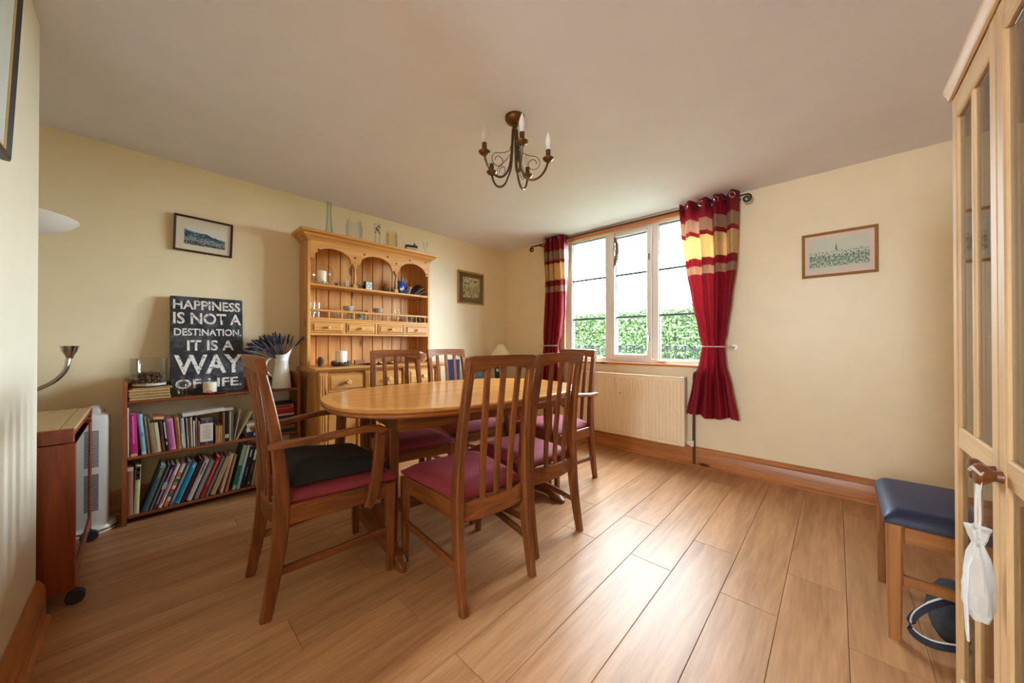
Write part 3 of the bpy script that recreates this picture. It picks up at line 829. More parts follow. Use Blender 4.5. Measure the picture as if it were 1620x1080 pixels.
low = [
 ('large brownish-pink hardback at the left end of the bottom bookcase shelf', -3.327, -3.302, .277, 0, (166, 118, 98), ((.92, 1, (206, 196, 190), .98),)),
 ('pale green hardback with dark pictured head, second from left on bottom shelf', -3.302, -3.279, .282, 1.6, (196, 206, 156), ((.70, .97, (44, 40, 36), .8), (.76, .82, (220, 190, 150), .5), (.88, .93, (200, 196, 190), .5))),
 ('wide slate-blue hardback, first of the leaning row on the bottom shelf', -3.271, -3.244, .264, 17.4, (66, 92, 106), ((.93, 1, (116, 150, 190), .98), (.72, .92, (150, 144, 80), .5))),
 ('grey-brown book leaning between the slate-blue and purple ones', -3.240, -3.227, .262, 17.8, (112, 100, 86), ()),
 ('purple paperback with white spine title on the bottom shelf', -3.226, -3.206, .256, 18.4, (74, 24, 78), ((.1, .9, (214, 196, 220), .22), (.44, .6, (196, 226, 220), .9))),
 ('white paperback with a red dotted spine on the bottom shelf', -3.203, -3.186, .256, 18.8, (232, 226, 224), ((.1, .75, (196, 50, 70), .25),)),
 ('white paperback with orange, green and red patches on its spine', -3.180, -3.161, .253, 19.2, (228, 214, 204), ((.0, .12, (224, 120, 44), .98), (.22, .31, (44, 120, 64), .98), (.31, .40, (206, 50, 70), .98), (.48, .56, (226, 124, 50), .98), (.56, .64, (44, 120, 70), .98), (.68, .79, (220, 110, 52), .98))),
 ('grey-blue paperback with pale spine title left of the cyan one', -3.158, -3.136, .261, 19.6, (92, 106, 130), ((.08, .9, (182, 190, 206), .28),)),
 ('bright cyan paperback in the leaning row on the bottom shelf', -3.133, -3.108, .245, 20, (44, 176, 214), ((.08, .85, (28, 130, 190), .3), (.88, .95, (220, 214, 226), .4))),
 ('dark maroon paperback just right of the bright cyan one', -3.104, -3.086, .262, 20, (70, 26, 36), ()),
 ('light grey paperback with dark spine title on the bottom shelf', -3.079, -3.053, .253, 20.2, (206, 202, 200), ((.62, .92, (96, 92, 96), .3),)),
 ('mid grey paperback left of the red one on the bottom shelf', -3.046, -3.021, .238, 20.2, (140, 138, 140), ((.1, .8, (176, 174, 180), .3),)),
 ('bright red paperback in the leaning row on the bottom shelf', -3.016, -2.993, .254, 20.2, (192, 36, 34), ((.3, .9, (226, 150, 130), .25),)),
 ('slim slate-grey book right of the red one on the bottom shelf', -2.989, -2.973, .250, 20.2, (122, 124, 138), ()),
 ('beige book with a black edge line right of the slate-grey one', -2.965, -2.938, .246, 19.6, (202, 178, 130), ((.1, 1, (40, 32, 28), .06),)),
 ('white and pink book leaning right of the beige one, pushed forward', -2.915, -2.899, .252, 13.4, (230, 214, 210), ((.1, .9, (220, 150, 160), .3),)),
 ('yellow and red booklet in the middle of the bottom shelf', -2.886, -2.874, .240, 12.4, (222, 178, 90), ((0, 1, (190, 60, 50), .2),)),
 ('tall teal-green book in the right half of the bottom shelf', -2.854, -2.829, .295, 12.2, (40, 112, 104), ((.55, 1, (150, 176, 140), .9), (.0, .1, (196, 206, 170), .7))),
 ('tall pale sky-blue book right of the teal-green one', -2.827, -2.809, .290, 12, (150, 200, 224), ((.5, 1, (206, 216, 200), .6),)),
 ('black hardback right of the pale sky-blue book', -2.806, -2.780, .275, 11.6, (26, 26, 30), ((.75, .92, (210, 210, 210), .3), (.3, .5, (150, 110, 120), .25))),
 ('black hardback with a large white spine title, right of another black one', -2.776, -2.751, .263, 11, (28, 25, 30), ((.68, .95, (226, 224, 220), .5), (.35, .6, (150, 66, 110), .25), (.05, .12, (90, 150, 196), .4))),
 ('olive book right of the black hardback with the large white title', -2.747, -2.731, .254, 9.4, (160, 150, 96), ()),
 ('narrow tan book in the right part of the bottom shelf', -2.728, -2.714, .248, 8, (196, 166, 106), ()),
 ('tan book with patterned spine near the right end of bottom shelf', -2.709, -2.679, .224, 7, (214, 186, 140), ((.2, .95, (150, 110, 70), .4), (.0, .15, (60, 66, 60), .8))),
 ('dark brown book right of the patterned tan one, partly behind the chair', -2.676, -2.657, .222, 5, (64, 44, 34), ()),
]
for lab, yl, yr, h, ln, c, b in low: book(lab, yl, yr, h, ln, LS, c, group=GL, bands=b, depth=.16)

def flat_book(label, y0, y1, z, th, cover, depth=.13, group=None, x=.198, tilt=0, bands=()):
    t = thing('book', label, 'book', (x, y0, z), group=group, rot=(tilt, 0, 0))
    w = y1 - y0; cv = plain('cover_%d_%d_%d' % cover, cover, .45, noise=.08, nscale=30)
    g = G(); g.ext((-depth, 0, 0), (0, w, .0018)); g.ext((-depth, 0, th - .0018), (0, w, th)); g.ext((-.003, 0, 0), (.001, w, th))
    obj('cover', g, cv, t); obj('pages', G().ext((-depth + .003, .003, .0018), (-.003, w - .003, th - .0018)), PAPER, t)
    for f0, f1, c in bands: obj('spine_print', G().ext((.0005, w * f0, th * .25), (.0018, w * f1, th * .75)), plain('print_%d_%d_%d' % c, c, .5), t)
    return t
flat_book('long white book lying across the tops of the standing ones', -3.094, -2.888, .583, .022, (226, 220, 208), .12, GM, .195, R(3.6))
flat_book('shorter white book lying behind the long one on top of the row', -2.905, -2.842, .590, .018, (216, 210, 194), .10, GM, .17, R(0))
flat_book('orange-covered book lying on top of the thick cream one', -3.226, -3.176, .585, .02, (206, 120, 60), .1, GM, .17, R(-8), ((.1, .9, (232, 214, 190)),))
GS1 = 'flat books in the navy-based pile'
z = MS
for lab, th, c, b in (
    ('navy book at the bottom of the flat pile near the armchair back', .040, (26, 40, 92), ((.5, .6, (200, 206, 226)), (.7, .9, (210, 214, 226)))),
    ('white book directly on the navy one in the flat pile', .026, (222, 220, 212), ()),
    ('cream book third from the bottom of the navy-based flat pile', .018, (206, 198, 178), ()),
    ('white booklet fourth from the bottom of the navy-based flat pile', .014, (230, 228, 222), ()),
    ('grey booklet topmost of the navy-based flat pile', .014, (150, 148, 150), ())):
    flat_book(lab, -2.772 + random.uniform(0, .006), -2.69, z, th, c, .14, GS1, .196, 0, b); z += th + .0005
GS2 = 'flat books in the pile by the right end of the bookcase'
z = MS
for lab, th, c, b in (
    ('dark green book at the bottom of the flat pile by the bookcase right end', .026, (40, 62, 48), ()),
    ('brown book second from bottom of the flat pile by the bookcase right end', .024, (130, 84, 50), ()),
    ('black book with grey spine print in the flat pile by the right end', .034, (24, 24, 28), ((.2, .8, (120, 120, 126)),)),
    ('thin white book just above the black one in the right end pile', .012, (226, 222, 212), ()),
    ('charcoal book in the middle of the flat pile at the right end', .026, (44, 40, 44), ()),
    ('thin cream book under the red ones in the right end pile', .012, (214, 204, 184), ()),
    ('dark red book, lower of the two red ones in the right end pile', .020, (150, 26, 46), ()),
    ('crimson book, upper of the two red ones in the right end pile', .018, (178, 40, 62), ()),
    ('salmon-brown patterned book second from top of the right end pile', .028, (190, 120, 84), ((.1, .9, (120, 70, 44)),)),
    ('thin black book topmost of the right end pile', .012, (28, 24, 26), ())):
    flat_book(lab, -2.655 + random.uniform(0, .014), -2.476 - random.uniform(0, .012), z, th, c, .14, GS2, .2, 0, b); z += th + .0005
# printed card
cd = thing('printed_card', 'white printed card standing in front of the blue and orange book', 'card', (.212, -3.014, .412), rot=(0, R(-3), 0))
obj('card', G().ext((-.0015, 0, 0), (.0005, .064, .116), .0003), plain('card_white', (236, 230, 226), .6), cd)
g = G()
for k in range(11):
    if k == 2: continue
    g.ext((.0005, .012 if k else .018, .10 - .0082 * k), (.0009, .052 if k else .046, .1018 - .0082 * k))
g.ext((.0005, .029, .082), (.0009, .036, .086))
obj('printing', g, plain('card_print', (120, 116, 116), .7), cd)

# ------------------------------------------------------------------ on top of the bookcase
ST = .7122
pm = 'cork table mats in the stack under the glass jar'
for i in range(8):
    g = G(); g.box((0, 0, .0044), (.17, .172, .0087), .0032)
    o = obj('table_mat', g, CORK if i % 2 else plain('pale_mat', (206, 176, 124), .7, noise=.1, nscale=60), None, (.118 + random.uniform(-.006, .006), -3.235 + random.uniform(-.009, .009), ST + .0088 * i), (0, 0, random.uniform(-.05, .05)))
    tag(o, ('cork table mat at the bottom of the stack on the bookcase' if i == 0 else 'cork table mat at the top of the stack, under the glass jar' if i == 7 else 'cork table mat %s from the bottom of the stack under the glass jar' % ['', 'second', 'third', 'fourth', 'fifth', 'sixth', 'seventh'][i]), 'mat', pm)
JZ = ST + .0088 * 8 + .0005
jar = thing('glass_jar', 'wide clear glass jar of potpourri on the stack of cork mats', 'jar', (.118, -3.240, JZ))
obj('jar_body', G().lathe([(.0, .0), (.076, .0), (.080, .004), (.080, .165), (.083, .170), (.080, .174), (.077, .168), (.077, .010), (0, .008)], n=40, caps=False), JGLASS, jar)
g = G(); rr = random.Random(5)
for i in range(900):
    a = rr.uniform(0, 2 * PI); q = .071 * rr.random() ** .45; zz = rr.uniform(.018, .082 + .006 * math.cos(a * 2))
    g.box((q * math.cos(a), q * math.sin(a), zz), (rr.uniform(.005, .014), rr.uniform(.004, .010), rr.uniform(.002, .006)), 0, Euler((rr.random() * 6, rr.random() * 6, rr.random() * 6)))
po = obj('potpourri', g, plain('dried_petals', (104, 78, 56), .8, noise=.5, nscale=60), jar, smooth=False); po['kind'] = 'stuff'
obj('salt_layer', G().lathe([(.0, .009), (.075, .009), (.075, .022), (.0, .024)], n=30), plain('pale_sand', (222, 214, 200), .9), jar)

# black word canvas
SG_Y0, SG_W, SG_H = -3.147, .373, .650
tilt = math.atan2(.085, SG_H)
sg = thing('word_canvas', 'black canvas with large white lettering leaning on the wall above the books', 'sign', (.128, SG_Y0, ST + .002), rot=(0, -tilt, R(0)))
CANV, _nt, _b = newmat('distressed_black_canvas')
_tc = _nt.nodes.new('ShaderNodeTexCoord'); _n = _nt.nodes.new('ShaderNodeTexNoise'); _n.inputs['Scale'].default_value = 9; _n.inputs['Detail'].default_value = 9; _n.inputs['Roughness'].default_value = .72
_r = _nt.nodes.new('ShaderNodeValToRGB'); _r.color_ramp.elements[0].position = .46; _r.color_ramp.elements[0].color = lin((27, 27, 29)); _r.color_ramp.elements[1].position = .72; _r.color_ramp.elements[1].color = lin((104, 100, 108))
_nt.links.new(_tc.outputs['Object'], _n.inputs['Vector']); _nt.links.new(_n.outputs['Fac'], _r.inputs[0]); _nt.links.new(_r.outputs[0], _b.inputs['Base Color']); _b.inputs['Roughness'].default_value = .7
obj('canvas', G().ext((-.022, 0, 0), (0, SG_W, SG_H), .003), CANV, sg)
# worn white paint
m, nt, b = newmat('worn_white_lettering')
tc = nt.nodes.new('ShaderNodeTexCoord'); nz = nt.nodes.new('ShaderNodeTexNoise'); nz.inputs['Scale'].default_value = 60; nz.inputs['Detail'].default_value = 6
rp = nt.nodes.new('ShaderNodeValToRGB'); rp.color_ramp.elements[0].position = .34; rp.color_ramp.elements[0].color = lin((90, 88, 88)); rp.color_ramp.elements[1].position = .46; rp.color_ramp.elements[1].color = lin((226, 218, 214))
nt.links.new(tc.outputs['Object'], nz.inputs['Vector']); nt.links.new(nz.outputs['Fac'], rp.inputs[0]); nt.links.new(rp.outputs[0], b.inputs['Base Color']); b.inputs['Roughness'].default_value = .75
LETT = m
# line: text, left, right (fraction of width), top, bottom (fraction of height from the top)
for body, a, c, t0, t1 in (('HAPPINESS', .035, .965, .035, .135), ('IS NOT A', .035, .975, .165, .285), ('DESTINATION.', .045, .975, .330, .405), ('IT IS A', .210, .860, .450, .560), ('WAY', .045, .985, .600, .800), ('OF LIFE.', .06, .965, .845, .940)):
    me = fit_text(body, (c - a) * SG_W, (t1 - t0) * SG_H, .022)
    o = obj('lettering', me, LETT, sg, (.0012, a * SG_W, (1 - t1) * SG_H), (R(90), 0, R(90)), smooth=False)

# decanter, candle dish, jug
dc = obj('glass_decanter', G().lathe([(.0, 0), (.022, 0), (.026, .006), (.030, .03), (.030, .07), (.024, .088), (.010, .100), (.009, .118), (.013, .124), (.011, .126), (.008, .118), (.0085, .102), (.022, .086), (.027, .068), (.027, .03), (.022, .012), (0, .01)], n=16, caps=False), JGLASS, None, (.165, -3.093, ST))
tag(dc, 'small clear fluted glass bottle standing in front of the black word canvas', 'bottle')
dish = obj('candle_dish', G().lathe([(0, 0), (.045, 0), (.055, .012), (.052, .013), (.042, .005), (0, .005)], n=28), BLACK, None, (.172, -2.925, ST)); tag(dish, 'dark shallow dish with red ribbon beside the white candle', 'dish')
cn = thing('pillar_candle', 'short white pillar candle standing before the black word canvas', 'candle', (.165, -2.962, ST))
obj('wax', G().lathe([(0, 0), (.034, 0), (.035, .003), (.035, .060), (.032, .064), (.0, .060)], (0, 0, .014), 28), WAX, cn); obj('wick', G().tube([(0, 0, .072), (0, .001, .086)], .0012, 6), BLACK, cn)
obj('stand', G().lathe([(0, 0), (.03, 0), (.036, .014), (0, .014)], n=24), BLACK, cn)
g = G(); RB = plain('red_ribbon', (206, 40, 62), .5)
pts = [(.222 + .004 * math.sin(i), -2.985 + .010 * i, ST + .013 + .006 * abs(math.sin(i * .9))) for i in range(11)]
g.sweep(pts, (.002, .011), side=(0, 0, 1)); g.tube([(.224, -2.972, ST + .02), (.224, -2.984, ST + .030), (.224, -2.962, ST + .032), (.224, -2.955, ST + .02), (.224, -2.966, ST + .016)], .003, 6, True)
tag(obj('ribbon_bow', g, RB, None, (0, 0, -.006)), 'red ribbon bow lying in front of the white pillar candle', 'ribbon')

jug = thing('enamel_jug', 'cream enamel jug holding dried lavender at the right end of bookcase', 'jug', (.120, -2.545, ST))
prof = [(.0, 0), (.064, .0), (.066, .004), (.058, .08), (.047, .16), (.043, .20), (.046, .205), (.043, .21), (.045, .235), (.054, .262)]
rs = []
for r, z in prof + [(.051, .262), (.041, .21), (.040, .2), (.044, .16), (.054, .08), (.06, .006), (0, .004)]:
    ring = []
    for i in range(32):
        a = 2 * PI * i / 32
        sp = max(0, math.cos(a - R(78))) ** 3      # spout drawn up towards the window
        k = max(0, (z - .21) / .052)
        rad = max(r, .0005) + .020 * sp * k
        ring.append((rad * math.cos(a), rad * math.sin(a), z + .045 * sp * k - .012 * k * (1 - sp)))
    rs.append(ring)
obj('jug_body', G().rings(rs, caps=False), WHITE, jug, ang=60)
g = G(); g.ctube([(-.0, -.046, .225), (-.0, -.085, .215), (0, -.102, .17), (0, -.09, .12), (0, -.056, .085)], [.006, .007, .007, .007, .006], 8); obj('handle', g, WHITE, jug)
lav = thing('lavender_bunch', 'bunch of dried dark lavender standing in the cream enamel jug', 'flowers', (.120, -2.545, ST + .03))
LV = plain('dried_lavender', (66, 58, 68), .9, noise=.5, nscale=120); rl = random.Random(11)
for i in range(84):
    ang = rl.gauss(-26, 27); ln_ = rl.uniform(.20, .275)
    ang = max(-72, min(32, ang))
    tipy = ln_ * math.sin(R(ang)); tz = .165 + ln_ * math.cos(R(ang)) * .9; tipx = rl.uniform(-.07, .09)
    p0 = (rl.uniform(-.015, .015), rl.uniform(-.015, .015), .06); p1 = (tipx * .2, tipy * .12, .19); p2 = (tipx * .75, tipy * .70, .19 + (tz - .19) * .66); p3 = (tipx, tipy, tz + rl.uniform(-.03, .01))
    g = G(); g.tube([p0, p1, p2], .0014, 5)
    d = (Vector(p3) - Vector(p2)); q = [Vector(p2) + d * (k / 6) for k in range(7)]
    g.tube([tuple(v) for v in q], [.002, .0072, .0052, .0078, .0052, .0062, .001], 6)
    obj('sprig', g, LV, lav)

# ================================================================== LEFT: HEATER, TROLLEY, LAMP
ht = thing('tower_heater', 'white tower fan heater standing between trolley and bookcase', 'heater', (.15, -3.448, 0))
obj('base', G().lathe([(0, 0), (.082, 0), (.085, .008), (.085, .022), (.078, .036), (.06, .04), (0, .04)], n=36), WHITE, ht)
obj('base_ring', G().lathe([(.0855, .012), (.088, .016), (.0865, .022), (.083, .018)], n=36, caps=False), CHROME, ht, label='silver ring around the foot')
def rr_ring(hx, hy, r, z, n=6):
    out = []
    for cx, cy, a0 in ((hx - r, hy - r, 0), (-hx + r, hy - r, 90), (-hx + r, -hy + r, 180), (hx - r, -hy + r, 270)):
        for k in range(n + 1):
            a = R(a0 + 90 * k / n); out.append((cx + r * math.cos(a), cy + r * math.sin(a), z))
    return out
HM = plain('heater_white', (236, 236, 234), .35)
obj('body', G().rings([rr_ring(.052, .050, .02, .04), rr_ring(.055, .053, .022, .06), rr_ring(.056, .054, .022, .62), rr_ring(.052, .05, .02, .645), rr_ring(.036, .034, .018, .655)]), HM, ht)
obj('top_dome', G().lathe([(0.034, .652), (.034, .672), (.026, .69), (.012, .698), (0, .70)], n=20), HM, ht)
obj('control_dial', G().box((-.0, -.048, .663), (.03, .03, .016), .004), HM, ht)
SLOT = plain('heater_slot', (44, 46, 50), .6)
for blk, (z0, n) in enumerate(((.365, 22), (.125, 22))):
    g = G()
    for k in range(n): g.ext((.0555, -.030, z0 + k * .0092), (.0568, .016, z0 + k * .0092 + .0048))
    o = obj('grille', g, SLOT, ht, smooth=False)

tr = thing('media_trolley', 'low sapele media trolley with glazed door on castors in alcove', 'trolley', (0, 0, 0))
tx0, tx1, ty0, ty1 = .275, .955, -3.93, -3.452
CZ = .055
obj('side_panel', G().ext((tx1 - .018, ty0, CZ), (tx1, ty1, .645), .003), TROLW, tr)
obj('side_panel', G().ext((tx0, ty0, CZ), (tx0 + .018, ty1, .645), .003), TROLW, tr)
obj('top_drawer_side', G().ext((tx1 - .018, ty0, .648), (tx1, ty1 - .004, .704), .003), TROLX, tr)
obj('top_drawer_side', G().ext((tx0, ty0, .648), (tx0 + .018, ty1, .704), .003), TROLX, tr)
obj('top_board', G().ext((tx0 + .016, ty0 + .02, .690), (tx1 - .02, ty1 - .045, .7065), .002), TAN, tr, label='pale tan inset top')
obj('top_front_strip', G().ext((tx0 + .02, ty1 - .044, .690), (tx1 - .02, ty1 - .004, .7065), .002), TAN, tr)
obj('back_lip', G().ext((tx0, ty0, .690), (tx1, ty0 + .018, .712), .002), TROLX, tr)
obj('bottom_board', G().ext((tx0 + .018, ty0, CZ), (tx1 - .018, ty1 - .01, CZ + .018)), TROLX, tr)
obj('back_board', G().ext((tx0 + .018, ty0, CZ), (tx1 - .018, ty0 + .012, .69)), TROLX, tr)
obj('flap', G().prism([(ty1 - .075, .645), (ty1 - .008, .682), (ty1 - .004, .676), (ty1 - .07, .638)], lambda a, b, t: (t, a, b), tx0 + .02, tx1 - .02), TROLX, tr, label='sloping wooden front flap')
dz0, dz1 = CZ + .02, .63
g = G(); g.ext((tx0 + .02, ty1 - .014, dz0), (tx0 + .05, ty1 - .002, dz1), .002); g.ext((tx1 - .05, ty1 - .014, dz0), (tx1 - .02, ty1 - .002, dz1), .002)
g.ext((tx0 + .05, ty1 - .014, dz0), (tx1 - .05, ty1 - .002, dz0 + .06), .002)
dd = obj('door', g, TROLX, tr)
obj('door_glass', G().ext((tx0 + .045, ty1 - .009, dz0 + .05), (tx1 - .045, ty1 - .006, dz1)), thin_glass('smoked_glass', (150, 146, 140), (120, 116, 112), .12, .4), dd)
obj('inner_shelf', G().ext((tx0 + .018, ty0 + .012, .36), (tx1 - .018, ty1 - .04, .374)), TROLX, tr)
for cx in (tx0 + .03, tx1 - .01):
    for cy in (ty0 + .05, ty1 + .0):
        g = G(); g.cyl((cx - .014, cy, .027), (cx + .014, cy, .027), .027, n=18); g.tube([(cx, cy, .05), (cx, cy - .01, .062)], .01, 8)
        obj('castor', g, plain('castor_grey', (48, 52, 60), .5), tr)
for i in range(9):
    y = ty1 - .16; xx = tx0 + .07 + i * .016
    tag(obj('record_sleeve', G().ext((xx, y - .16, CZ + .0185), (xx + .011, y + .06, CZ + .24 + .008 * (i % 3)), .0008), plain('sleeve_%d' % i, [(230, 226, 218), (200, 196, 190), (44, 44, 48)][i % 3], .6)), ['white', 'pale grey', 'black'][i % 3] + ' record sleeve in the %s third of the row behind the trolley glass' % ['left', 'middle', 'right'][i // 3], 'record', 'record sleeves inside the media trolley')
tag(obj('hifi_unit', G().ext((tx0 + .1, ty1 - .30, .3745), (tx1 - .1, ty1 - .05, .46), .004), plain('silver_grey', (170, 170, 172), .35, metal=.5)), 'silver hi-fi unit on the inner shelf of the media trolley', 'stereo')

lamp = thing('floor_lamp', 'uplighter floor lamp with white bowl and chrome reading arm behind trolley', 'lamp', (.50, -3.995, 0))
obj('base', G().lathe([(0, 0), (.13, 0), (.13, .012), (.02, .022), (0, .022)], n=30), CHROME, lamp)
obj('pole', G().cyl((0, 0, .02), (0, 0, 1.555), .011, n=14), CHROME, lamp)
sh_r = .40
# bowl: shallow white dish open to the ceiling
obj('lamp_shade', G().lathe([(.02, 1.535), (.06, 1.54), (.15, 1.57), (.21, 1.603), (.235, 1.63), (.228, 1.632), (.15, 1.58), (.06, 1.55), (.02, 1.547)], (0, .28, .0), n=40, caps=False), plain('opal_glass', (238, 236, 230), .4), lamp)
obj('shade_arm', G().tube([(0, 0, 1.535), (0, .1, 1.55), (0, .28, 1.542)], .008, 8), CHROME, lamp)
pts = [(0, 0, .80), (.02, .18, .80), (.03, .32, .81), (.03, .42, .85), (.03, .472, .91), (.03, .486, .98)]
obj('reading_arm', G().ctube(pts, .009, 10), CHROME, lamp)
obj('reading_head', G().lathe([(.011, .975), (.014, .99), (.024, 1.01), (.030, 1.035), (.027, 1.035), (.012, .995)], (.03, .488, 0), n=20, caps=False), CHROME, lamp)

# ================================================================== RADIATOR, PIPE, SOCKET
rad = thing('radiator', 'cream panel radiator on the wall under the window', 'radiator', (1.16, 0, 0))
RW = 1.085
g = G(); nfl = 34; ring_t, ring_b = [], []
pts2 = []
for i in range(nfl):
    x0 = .02 + (RW - .04) * i / nfl; p = (RW - .04) / nfl
    for f, d in ((.08, 0), (.2, -.007), (.7, -.007), (.85, 0)): pts2.append((x0 + p * f, -.092 + d))
ring = lambda z, k: [(x, -.092 + (y + .092) * k, z) for x, y in [(0, -.092)] + pts2 + [(RW, -.092)]] + [(RW, -.07, z), (0, -.07, z)]
g.rings([ring(.160, 0), ring(.185, 0), ring(.192, 1), ring(.715, 1), ring(.722, 0), ring(.748, 0)])
obj('panel', g, RADW, rad, smooth=False)
obj('rear_panel', G().ext((.01, -.05, .165), (RW - .01, -.035, .745), .003), RADW, rad)
g = G(); g.ext((-.002, -.096, .742), (RW + .002, -.03, .757), .005); obj('top_grille', g, RADW, rad)
for xx in (-.002, RW - .01): obj('side_cover', G().ext((xx, -.096, .17), (xx + .012, -.03, .745), .003), RADW, rad)
g = G(); g.cyl((RW + .012, -.06, .20), (RW + .05, -.06, .20), .012); g.cyl((RW + .05, -.06, .17), (RW + .05, -.06, .22), .015); obj('valve', g, WHITE, rad)
g = G(); g.cyl((RW - .02, -.1, .72), (RW - .02, -.115, .72), .010); obj('bleed_plug', g, WHITE, rad)
obj('vent_mark', G().cyl((.50, -.099, .565), (.50, -.103, .565), .006), plain('rust_spot', (120, 80, 50), .6), rad)
for xx in (.2, .85): obj('bracket', G().ext((xx, -.035, .3), (xx + .03, -.0005, .7)), RADW, rad)
g = G(); g.tube([(2.36, -.03, .80), (2.325, -.03, .80), (2.312, -.03, .795), (2.305, -.03, .78), (2.305, -.045, .3), (2.305, -.045, .15), (2.305, -.045, .02)], .0105, 10)
tag(obj('heating_pipe', g, plain('brown_painted_pipe', (84, 52, 36), .45)), 'brown painted heating pipe running down the wall beside the radiator', 'pipe')
so = thing('wall_socket', 'white wall socket with black plug left of the radiator', 'socket', (.94, 0, .36))
obj('plate', G().ext((-.07, -.009, -.043), (.07, -.0005, .043), .003), WHITE, so); obj('plug', G().box((.03, -.03, .0), (.05, .042, .05), .006), BLACK, so)

# ================================================================== CURTAINS
rod = thing('curtain_rod', 'black wrought iron curtain rod with scrolled ends above the window', 'rod', (0, -.10, 2.195))
RZ = 0
obj('bar', G().cyl((.60, 0, 0), (2.655, 0, 0), .008, n=10), IRON, rod)
for s, xe in ((-1, .60), (1, 2.655)):
    pts = [(xe - s * .0, 0, 0), (xe + s * .03, 0, .0)]
    for k in range(26):
        a = R(90) - k * R(20); rr_ = .032 * (1 - k / 34)
        pts.append((xe + s * (.045 + rr_ * math.cos(a)), 0, -.032 + rr_ * math.sin(a)))
    obj('scroll', G().tube(pts, [.007] * len(pts), 8), IRON, rod)
for xx in (.66, 2.64): obj('bracket', G().cyl((xx, .0, 0), (xx, .0995, 0), .006, n=8), IRON, rod)

def curtain(label, side):
    """edges(z) gives the left and right edge of the gathered cloth"""
    t = thing('curtain', label, 'curtain', (0, -.10, 0), group='striped eyelet curtains at the window')
    if side == 'right':
        zt, zb = 2.238, .445
        K = [(zt, 2.205, 2.64), (2.0, 2.215, 2.635), (1.7, 2.25, 2.625), (1.4, 2.295, 2.59), (1.15, 2.345, 2.56), (1.02, 2.375, 2.545), (.9, 2.355, 2.555), (.7, 2.30, 2.60), (zb, 2.255, 2.645)]
    else:
        zt, zb = 2.238, .445
        K = [(zt, .735, 1.045), (2.0, .74, 1.05), (1.7, .745, 1.045), (1.4, .73, 1.03), (1.15, .72, .99), (1.02, .715, .955), (.9, .705, .97), (.7, .69, 1.0), (zb, .67, 1.03)]
    def ed(z):
        for (z1, a1, b1), (z0, a0, b0) in zip(K, K[1:]):
            if z >= z0:
                f = (z - z0) / (z1 - z0); f = f * f * (3 - 2 * f) * .5 + f * .5
                return a0 + (a1 - a0) * f, b0 + (b1 - b0) * f
        return K[-1][1:]
    nfold = 4.0 if side == 'right' else 4.5
    def pt(u, z):
        a, b = ed(z)
        amp = .034 + .022 * max(0, min(1, (z - 1.6) / .4))
        pinch = 1 - .45 * math.exp(-((z - 1.02) / .12) ** 2)
        ph = 2 * PI * nfold * u + .4 * math.sin(z * 2 + u * 3)
        sh = math.sin(ph)
        y = amp * pinch * (math.copysign(abs(sh) ** .8, sh) + .25 * math.sin(2.7 * ph + z * 1.5))
        y = max(-.075, min(.060, y))
        if z < .95: y += -.03 * (0.95 - z) * 1
        x = a + (b - a) * u + .010 * math.cos(ph) * (1 if z > 1.1 else .6)
        zz = z + (.006 * math.sin(ph + 1) if z > 2.2 else 0) + (.012 * math.sin(u * 9) if z < zb + .01 else 0)
        return Vector((x, y, zz))
    bands = [(zt, 2.078, RED, 'header_band'), (2.078, 1.975, TAUPE, 'taupe_band'), (1.975, 1.938, RED, 'narrow_red_band'), (1.938, 1.752, GOLD, 'gold_band'), (1.752, 1.688, RED, 'red_band'), (1.688, 1.620, TAUPE, 'lower_taupe_band'), (1.620, zb, RED, 'main_cloth')]
    for z1, z0, m, nm in bands:
        nv = max(2, int((z1 - z0) / .03))
        g = G(); g.grid(lambda u, v: pt(u, z1 + (z0 - z1) * v), 96, nv)
        bmesh.ops.solidify(g.bm, geom=g.bm.faces[:], thickness=.0022)
        obj(nm, g, m, t, ang=70)
    EY = plain('eyelet_metal', (186, 176, 180), .25, metal=1)
    ne = 8
    for k in range(ne):
        u = (k + .5) / ne
        p = pt(u, 2.195); d = (pt(u + .01, 2.195) - pt(u - .01, 2.195)).normalized(); n_ = Vector((d.y, -d.x, 0)) if abs(d.x) > -1 else d
        e1, e2 = d, Vector((0, 0, 1))
        obj('eyelet', G().tube([p + (e1 * math.cos(2 * PI * i / 16) + e2 * math.sin(2 * PI * i / 16)) * .021 for i in range(16)], .0045, 6, True), EY, t)
    return t, pt
cR, ptR = curtain('striped red and gold eyelet curtain on the window side nearer the framed church-spire print', 'right')
cL, ptL = curtain('striped red and gold eyelet curtain on the window side nearer the room corner', 'left')
HBM = plain('pale_holdback_metal', (206, 198, 192), .3, metal=.6)
for lab, xa, xb, pole in (('pale metal holdback bar around the curtain nearer the church-spire print', 2.358, 2.60, 2.60), ('pale metal holdback bar around the curtain nearer the room corner', .745, .975, .745)):
    g = G()
    if pole > 2: g.tube([(pole, -.0005, 1.018), (pole, -.14, 1.02), (pole - .03, -.185, 1.021), (xa + .03, -.195, 1.022), (xa, -.17, 1.022), (xa, -.13, 1.022)], .006, 8)
    else: g.tube([(pole - .03, -.0005, 1.018), (pole - .03, -.15, 1.02), (pole, -.185, 1.021), (xb - .03, -.195, 1.022), (xb, -.17, 1.022)], .006, 8)
    g.cyl((pole if pole > 2 else pole - .03, -.0005, 1.018), (pole if pole > 2 else pole - .03, -.012, 1.018), .02, n=14)
    tag(obj('curtain_holdback', g, HBM), lab, 'holdback', 'curtain holdbacks')

